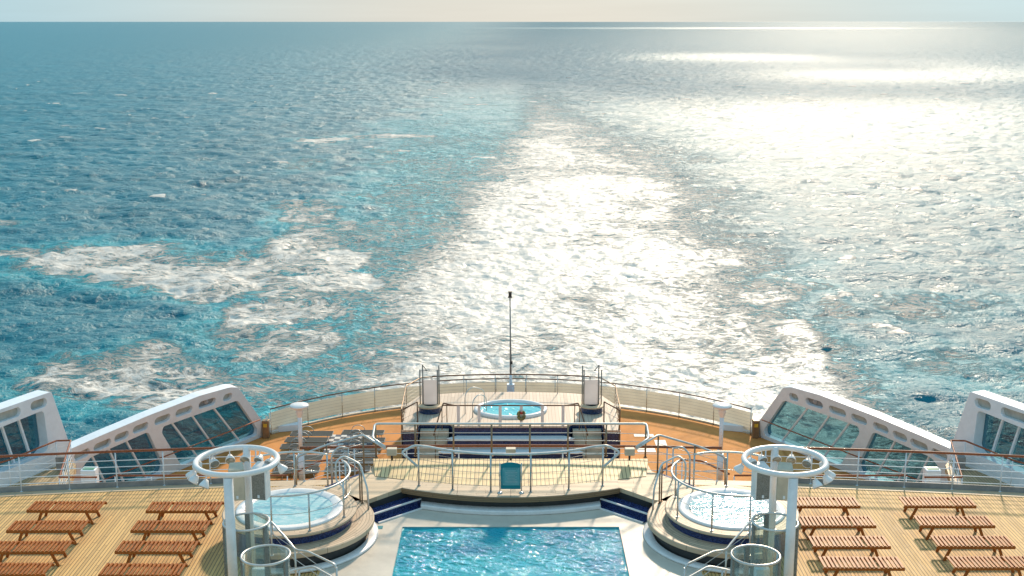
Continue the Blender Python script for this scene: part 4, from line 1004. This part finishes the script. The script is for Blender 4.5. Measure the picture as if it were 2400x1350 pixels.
for k, (y, hw, z) in enumerate(((51.02, 2.75, -4.73), (50.5, 3.1, -5.16))):
    loc(MB().prism([(-hw + .45, 51.49), (-hw, y + .15), (-hw + .25, y), (hw - .25, y), (hw, y + .15), (hw - .45, 51.49)], DECK6 + .003 + .001 * k, z - 0.05).build('step_riser', M['mosaic_d'], pl), pl)
    loc(MB().prism([(-hw + .42, 51.495 if k == 0 else 51.0), (-hw - .03, y + .12), (-hw + .22, y - .03), (hw - .22, y - .03), (hw + .03, y + .12), (hw - .42, 51.495 if k == 0 else 51.0)], z - 0.05, z).build('step', M['white_soft'], pl), pl)
for s_ in (-1, 1):
    for k in range(4):
        z = ZP - 0.26 * (k + 1); y = 51.95 - 0.3 * k
        pts = [(2.72 + .05 * k, y), (3.97, y), (3.97, y - 0.32), (3.3, y - .36), (2.72 + .05 * k, y - .3)]
        loc(MB().prism([(x * s_, yy) for x, yy in pts], DECK6 + .01, z).build('stair_tread', M['beige'], pl), pl)
pp = empty('plunge_pool', (PC[0], PC[1], ZP), label='small oval turquoise plunge pool in the stern platform', cat='plunge pool')
rim = MB()
rim.lathe((*PC, ZP), [(1.66, 0.0), (1.67, 0.1), (1.6, 0.14), (1.45, 0.13), (1.4, 0.02), (1.38, -0.4)], 64, sx=1.0, sy=0.78)
loc(rim.build('rim', M['white_soft'], pp), pp)
aw = small_water('plunge_water', (0.1, 0.5, 0.6), (0.22, 0.65, 0.7), (0.7, 0.85, 0.85), 1.5, 5.0, 0.05, 0.7, 0.03)
loc(water_grid(-1.45, 1.45, PC[1] - 1.15, PC[1] + 1.15, 0.05, 0.01, 2.0, 12, ZP + 0.02, 'water', aw, pp, ell=(0, PC[1], 1.42, 1.11)), pp)
loc(MB().tube(fillet([(-2.05, 53.2, ZP), (-2.05, 53.25, ZP + .95), (-1.75, 53.5, ZP + 1.2), (-1.2, 53.8, ZP + .95), (-1.2, 53.85, ZP + 0.1)], .2), 0.022, 8).build('ladder_rail', M['steel_pale'], pp), pp)
loc(MB().tube(fillet([(-1.7, 52.7, ZP), (-1.7, 52.75, ZP + .75), (-1.45, 53.0, ZP + 1.0), (-1.1, 53.3, ZP + .8), (-1.1, 53.35, ZP + 0.1)], .2), 0.022, 8).build('ladder_rail', M['steel_pale'], pp), pp)
# railings of the platform
zt = ZP + 0.92
fr_ = empty('platform_railing', (0, 51.55, ZP), label='front railing of the stern platform with white stanchions and dark teak rail', cat='railing')
loc(MB().tube([(-3.0, 51.6, zt), (-2.45, 51.56, zt), (2.45, 51.56, zt), (3.0, 51.6, zt)], 0.03, 8).build('handrail', M['rail_dark'], fr_), fr_)
for x in (-2.28, -1.38, -0.46, 0.46, 1.38, 2.28): loc(MB().box((x, 51.56, ZP + 0.46), (0.13, 0.05, 0.96)).build('stanchion', M['white_soft'], fr_), fr_)
for sx in (-1, 1):
    side = 'left' if sx < 0 else 'right'; mir = sx > 0
    railing('platform_railing', 'sloping teak handrail on the inboard side of the %s stern stairs' % side, 'stair rails of the stern platform',
        [(-2.45, 51.56, zt), (-2.95, 51.9, zt), (-3.1, 51.3, zt - .35), (-3.3, 50.5, zt - 1.0)], DECK6, M['rail_dark'], 0.03, [(-2.8, 51.85, zt, ZP), (-3.0, 51.6, zt - .1, ZP - .2), (-3.25, 50.7, zt - .85, DECK6)], (0.5,), M['rail_brown'], 0.02, 0.008, mirror=mir, fil=.05)
    railing('platform_railing', 'sloping teak handrail on the outboard side of the %s stern stairs' % side, 'stair rails of the stern platform',
        [(-4.72, 51.0, zt - .05), (-4.1, 52.1, zt), (-4.06, 51.6, zt - .2), (-4.0, 50.55, zt - 1.0)], DECK6, M['rail_dark'], 0.03, [(-4.68, 51.05, zt, ZP), (-4.12, 52.1, zt, ZP), (-4.03, 50.7, zt - .85, DECK6)], (0.5,), M['rail_brown'], 0.02, 0.008, mirror=mir, fil=.05)
    tp = [(-4.7, 50.98, DECK6 + 0.8), (-4.72, 51.0, zt), (-4.8, 54.5, zt), (-4.2, 55.9, zt), (-3.7, 56.0, zt)]
    railing('platform_railing', 'bronze side railing along the %s edge of the stern platform' % side, 'side railings of the stern platform', tp, ZP, M['rail_brown'], 0.026,
        [(-4.72, 51.1, zt), (-4.75, 52.3, zt), (-4.78, 53.4, zt), (-4.8, 54.5, zt), (-4.25, 55.8, zt), (-3.75, 56.0, zt)], (0.2, 0.4, 0.6, 0.8), M['rail_brown'], 0.018, 0.006, M['wire'], mirror=mir)
    # shower stand with frosted screen on a round teak seat
    s = empty('shower_stand', (sx * 3.66, 53.6, ZP), label='frosted shower screen between dark posts on a round seat, %s of the plunge pool' % side, cat='shower', group='showers of the stern platform')
    MB().lathe((0, 0, 0), [(0.5, 0), (0.5, 0.28)], 32).build('plinth', M['mosaic_d'], s)
    MB().lathe((0, 0, 0), [(0.3, 0.34), (0.6, 0.34), (0.6, 0.28), (0.3, 0.28)], 32, smooth=False).build('seat', M['rail_teak'] if False else M['teak_walk'], s)
    MB().box((0, 0.05, 0.88), (0.72, 0.03, 1.15)).build('screen', M['frost'], s)
    for x, h in ((-0.43, 1.95), (-0.3, 2.1), (0.36, 1.95), (0.43, 2.15)):
        MB().tube([(x * -sx * 1.0, 0.0, 0.2), (x * -sx, 0, h)], 0.028, 8).build('post', M['grille'], s)
    MB().tube([(-0.43, 0, 1.9), (0.43, 0, 1.9)], 0.012, 6).tube([(-0.43, 0, 1.55), (0.43, 0, 1.55)], 0.012, 6).build('crossbar', M['steel'], s)
    MB().tube(fillet([(0.3 * sx, 0, 2.05), (0.32 * sx, -0.02, 2.2), (0.12 * sx, -0.2, 2.0)], .05), 0.02, 6).lathe((0.12 * sx, -0.2, 1.96), [(0.0, 0.05), (0.06, 0.02), (0.06, 0)], 12).build('shower_head', M['grille'], s)
ar = [(-3.7 + 7.4 * k / 20, 56.05 + 0.35 * (1 - (-1 + k / 10) ** 2), zt) for k in range(21)]
railing('platform_railing', 'long dark teak rail with wires along the aft edge of the stern platform', None, ar, ZP, M['rail_dark'], 0.032, [(ar[k][0], ar[k][1], zt) for k in (0, 4, 8, 12, 16, 20)], (0.2, 0.4, 0.6, 0.8), M['steel'], 0.016, 0.005, M['wire'])
lr = empty('life_ring', (0.46, 51.42, ZP + 0.52), label='olive yellow horseshoe lifebuoy hung on the stern platform railing', cat='lifebuoy')
MB().tube([(0.13 * math.sin(R(a)), 0, 0.17 * -math.cos(R(a)) * (1.25 if abs(a) > 90 else 1)) for a in range(-150, 151, 15)], [0.05 + 0.035 * math.cos(R(a) / 2) for a in range(-150, 151, 15)], 12).build('buoy', M['ring_y'], lr)
MB().box((0, -0.05, 0.12), (0.1, 0.06, 0.1)).build('strap', M['red'], lr)

# ------------------------------------------------------------------ metal loungers and draughts board on the lower deck
dbt = empty('draughts_board', (-7.25, 52.9, DECK6), label='giant white and navy draughts board laid flat on the orange deck', cat='game board')
wb, nb = MB(), MB()
for i in range(8):
    for j in range(8): (wb if (i + j) % 2 else nb).box((-0.9 + 0.26 * i, -1.05 + 0.3 * j, 0.012), (0.255, 0.295, 0.016))
wb.build('white_squares', M['boardw'], dbt); nb.build('navy_squares', M['navy'], dbt)
for k, (x, y, wx, wy, nm) in enumerate(((6.75, 52.9, 0.5, 0.9, 'larger'), (6.1, 54.0, 0.9, 0.35, 'far'), (6.0, 52.0, 0.8, 0.5, 'near'))):
    tag(MB().box((x, y, DECK6 + 0.01), (wx, wy, 0.014)).build('game_mat', M['boardw']), '%s pale mat lying on the orange deck right of the stern platform' % nm, 'mat', 'pale mats')
def metal_lounger():
    r = empty('mesh_lounger')
    sl = MB(); sl.box((-0.55, 0, 0.33), (0.72, 0.6, 0.02)).build('back_panel', M['mesh'], r)
    MB().box((0.38, 0, 0.33), (1.1, 0.6, 0.02)).build('seat_panel', M['mesh'], r)
    fr = MB()
    fr.tube(fillet([(-0.93, -0.31, 0.34), (0.95, -0.31, 0.34), (0.95, 0.31, 0.34), (-0.93, 0.31, 0.34), (-0.93, -0.31, 0.34)], 0.06), 0.018, 6)
    fr.build('frame', M['grille'], r)
    for y in (-0.31, 0.31):
        MB().tube([(-0.25 + 0.3 * math.cos(R(a)), y * 1.05, 0.34 + 0.24 * math.sin(R(a))) for a in range(0, 181, 15)], 0.016, 6).build('arm_loop', M['steel_pale'], r)
    for x in (-0.5, 0.75):
        for y in (-0.29, 0.29): MB().tube([(x, y, 0.33), (x + (0.06 if x > 0 else -.06), y, 0.0)], 0.016, 6).build('leg', M['steel_pale'], r)
    return r
mp_ = metal_lounger(); first = True
spots = [(-9.0, 53.3, 'outer', 'farthest'), (-9.1, 52.45, 'outer', 'second farthest'), (-9.15, 51.6, 'outer', 'third farthest'), (-9.0, 50.2, 'outer', 'third nearest'), (-9.0, 49.4, 'outer', 'second nearest'), (-8.9, 48.6, 'outer', 'nearest'),
         (-6.7, 53.4, 'inner', 'farthest'), (-6.55, 52.35, 'inner', 'second farthest'), (-6.6, 51.35, 'inner', 'third farthest'), (-6.7, 50.55, 'inner', 'third nearest'), (-6.75, 49.7, 'inner', 'second nearest'), (-6.8, 48.8, 'inner', 'nearest')]
for x, y, cn, rn in spots:
    o = mp_ if first else copy_tree(mp_); first = False
    o.location = (x, y, DECK6 + (0.02 if y > 51 and x > -8 else 0)); o.rotation_euler.z = R(random.uniform(-2.5, 2.5))
    o['label'] = 'dark mesh metal lounger, %s in the %s row on the orange lower deck' % (rn, cn); o['category'] = 'sun lounger'; o['group'] = 'mesh loungers on the lower deck'
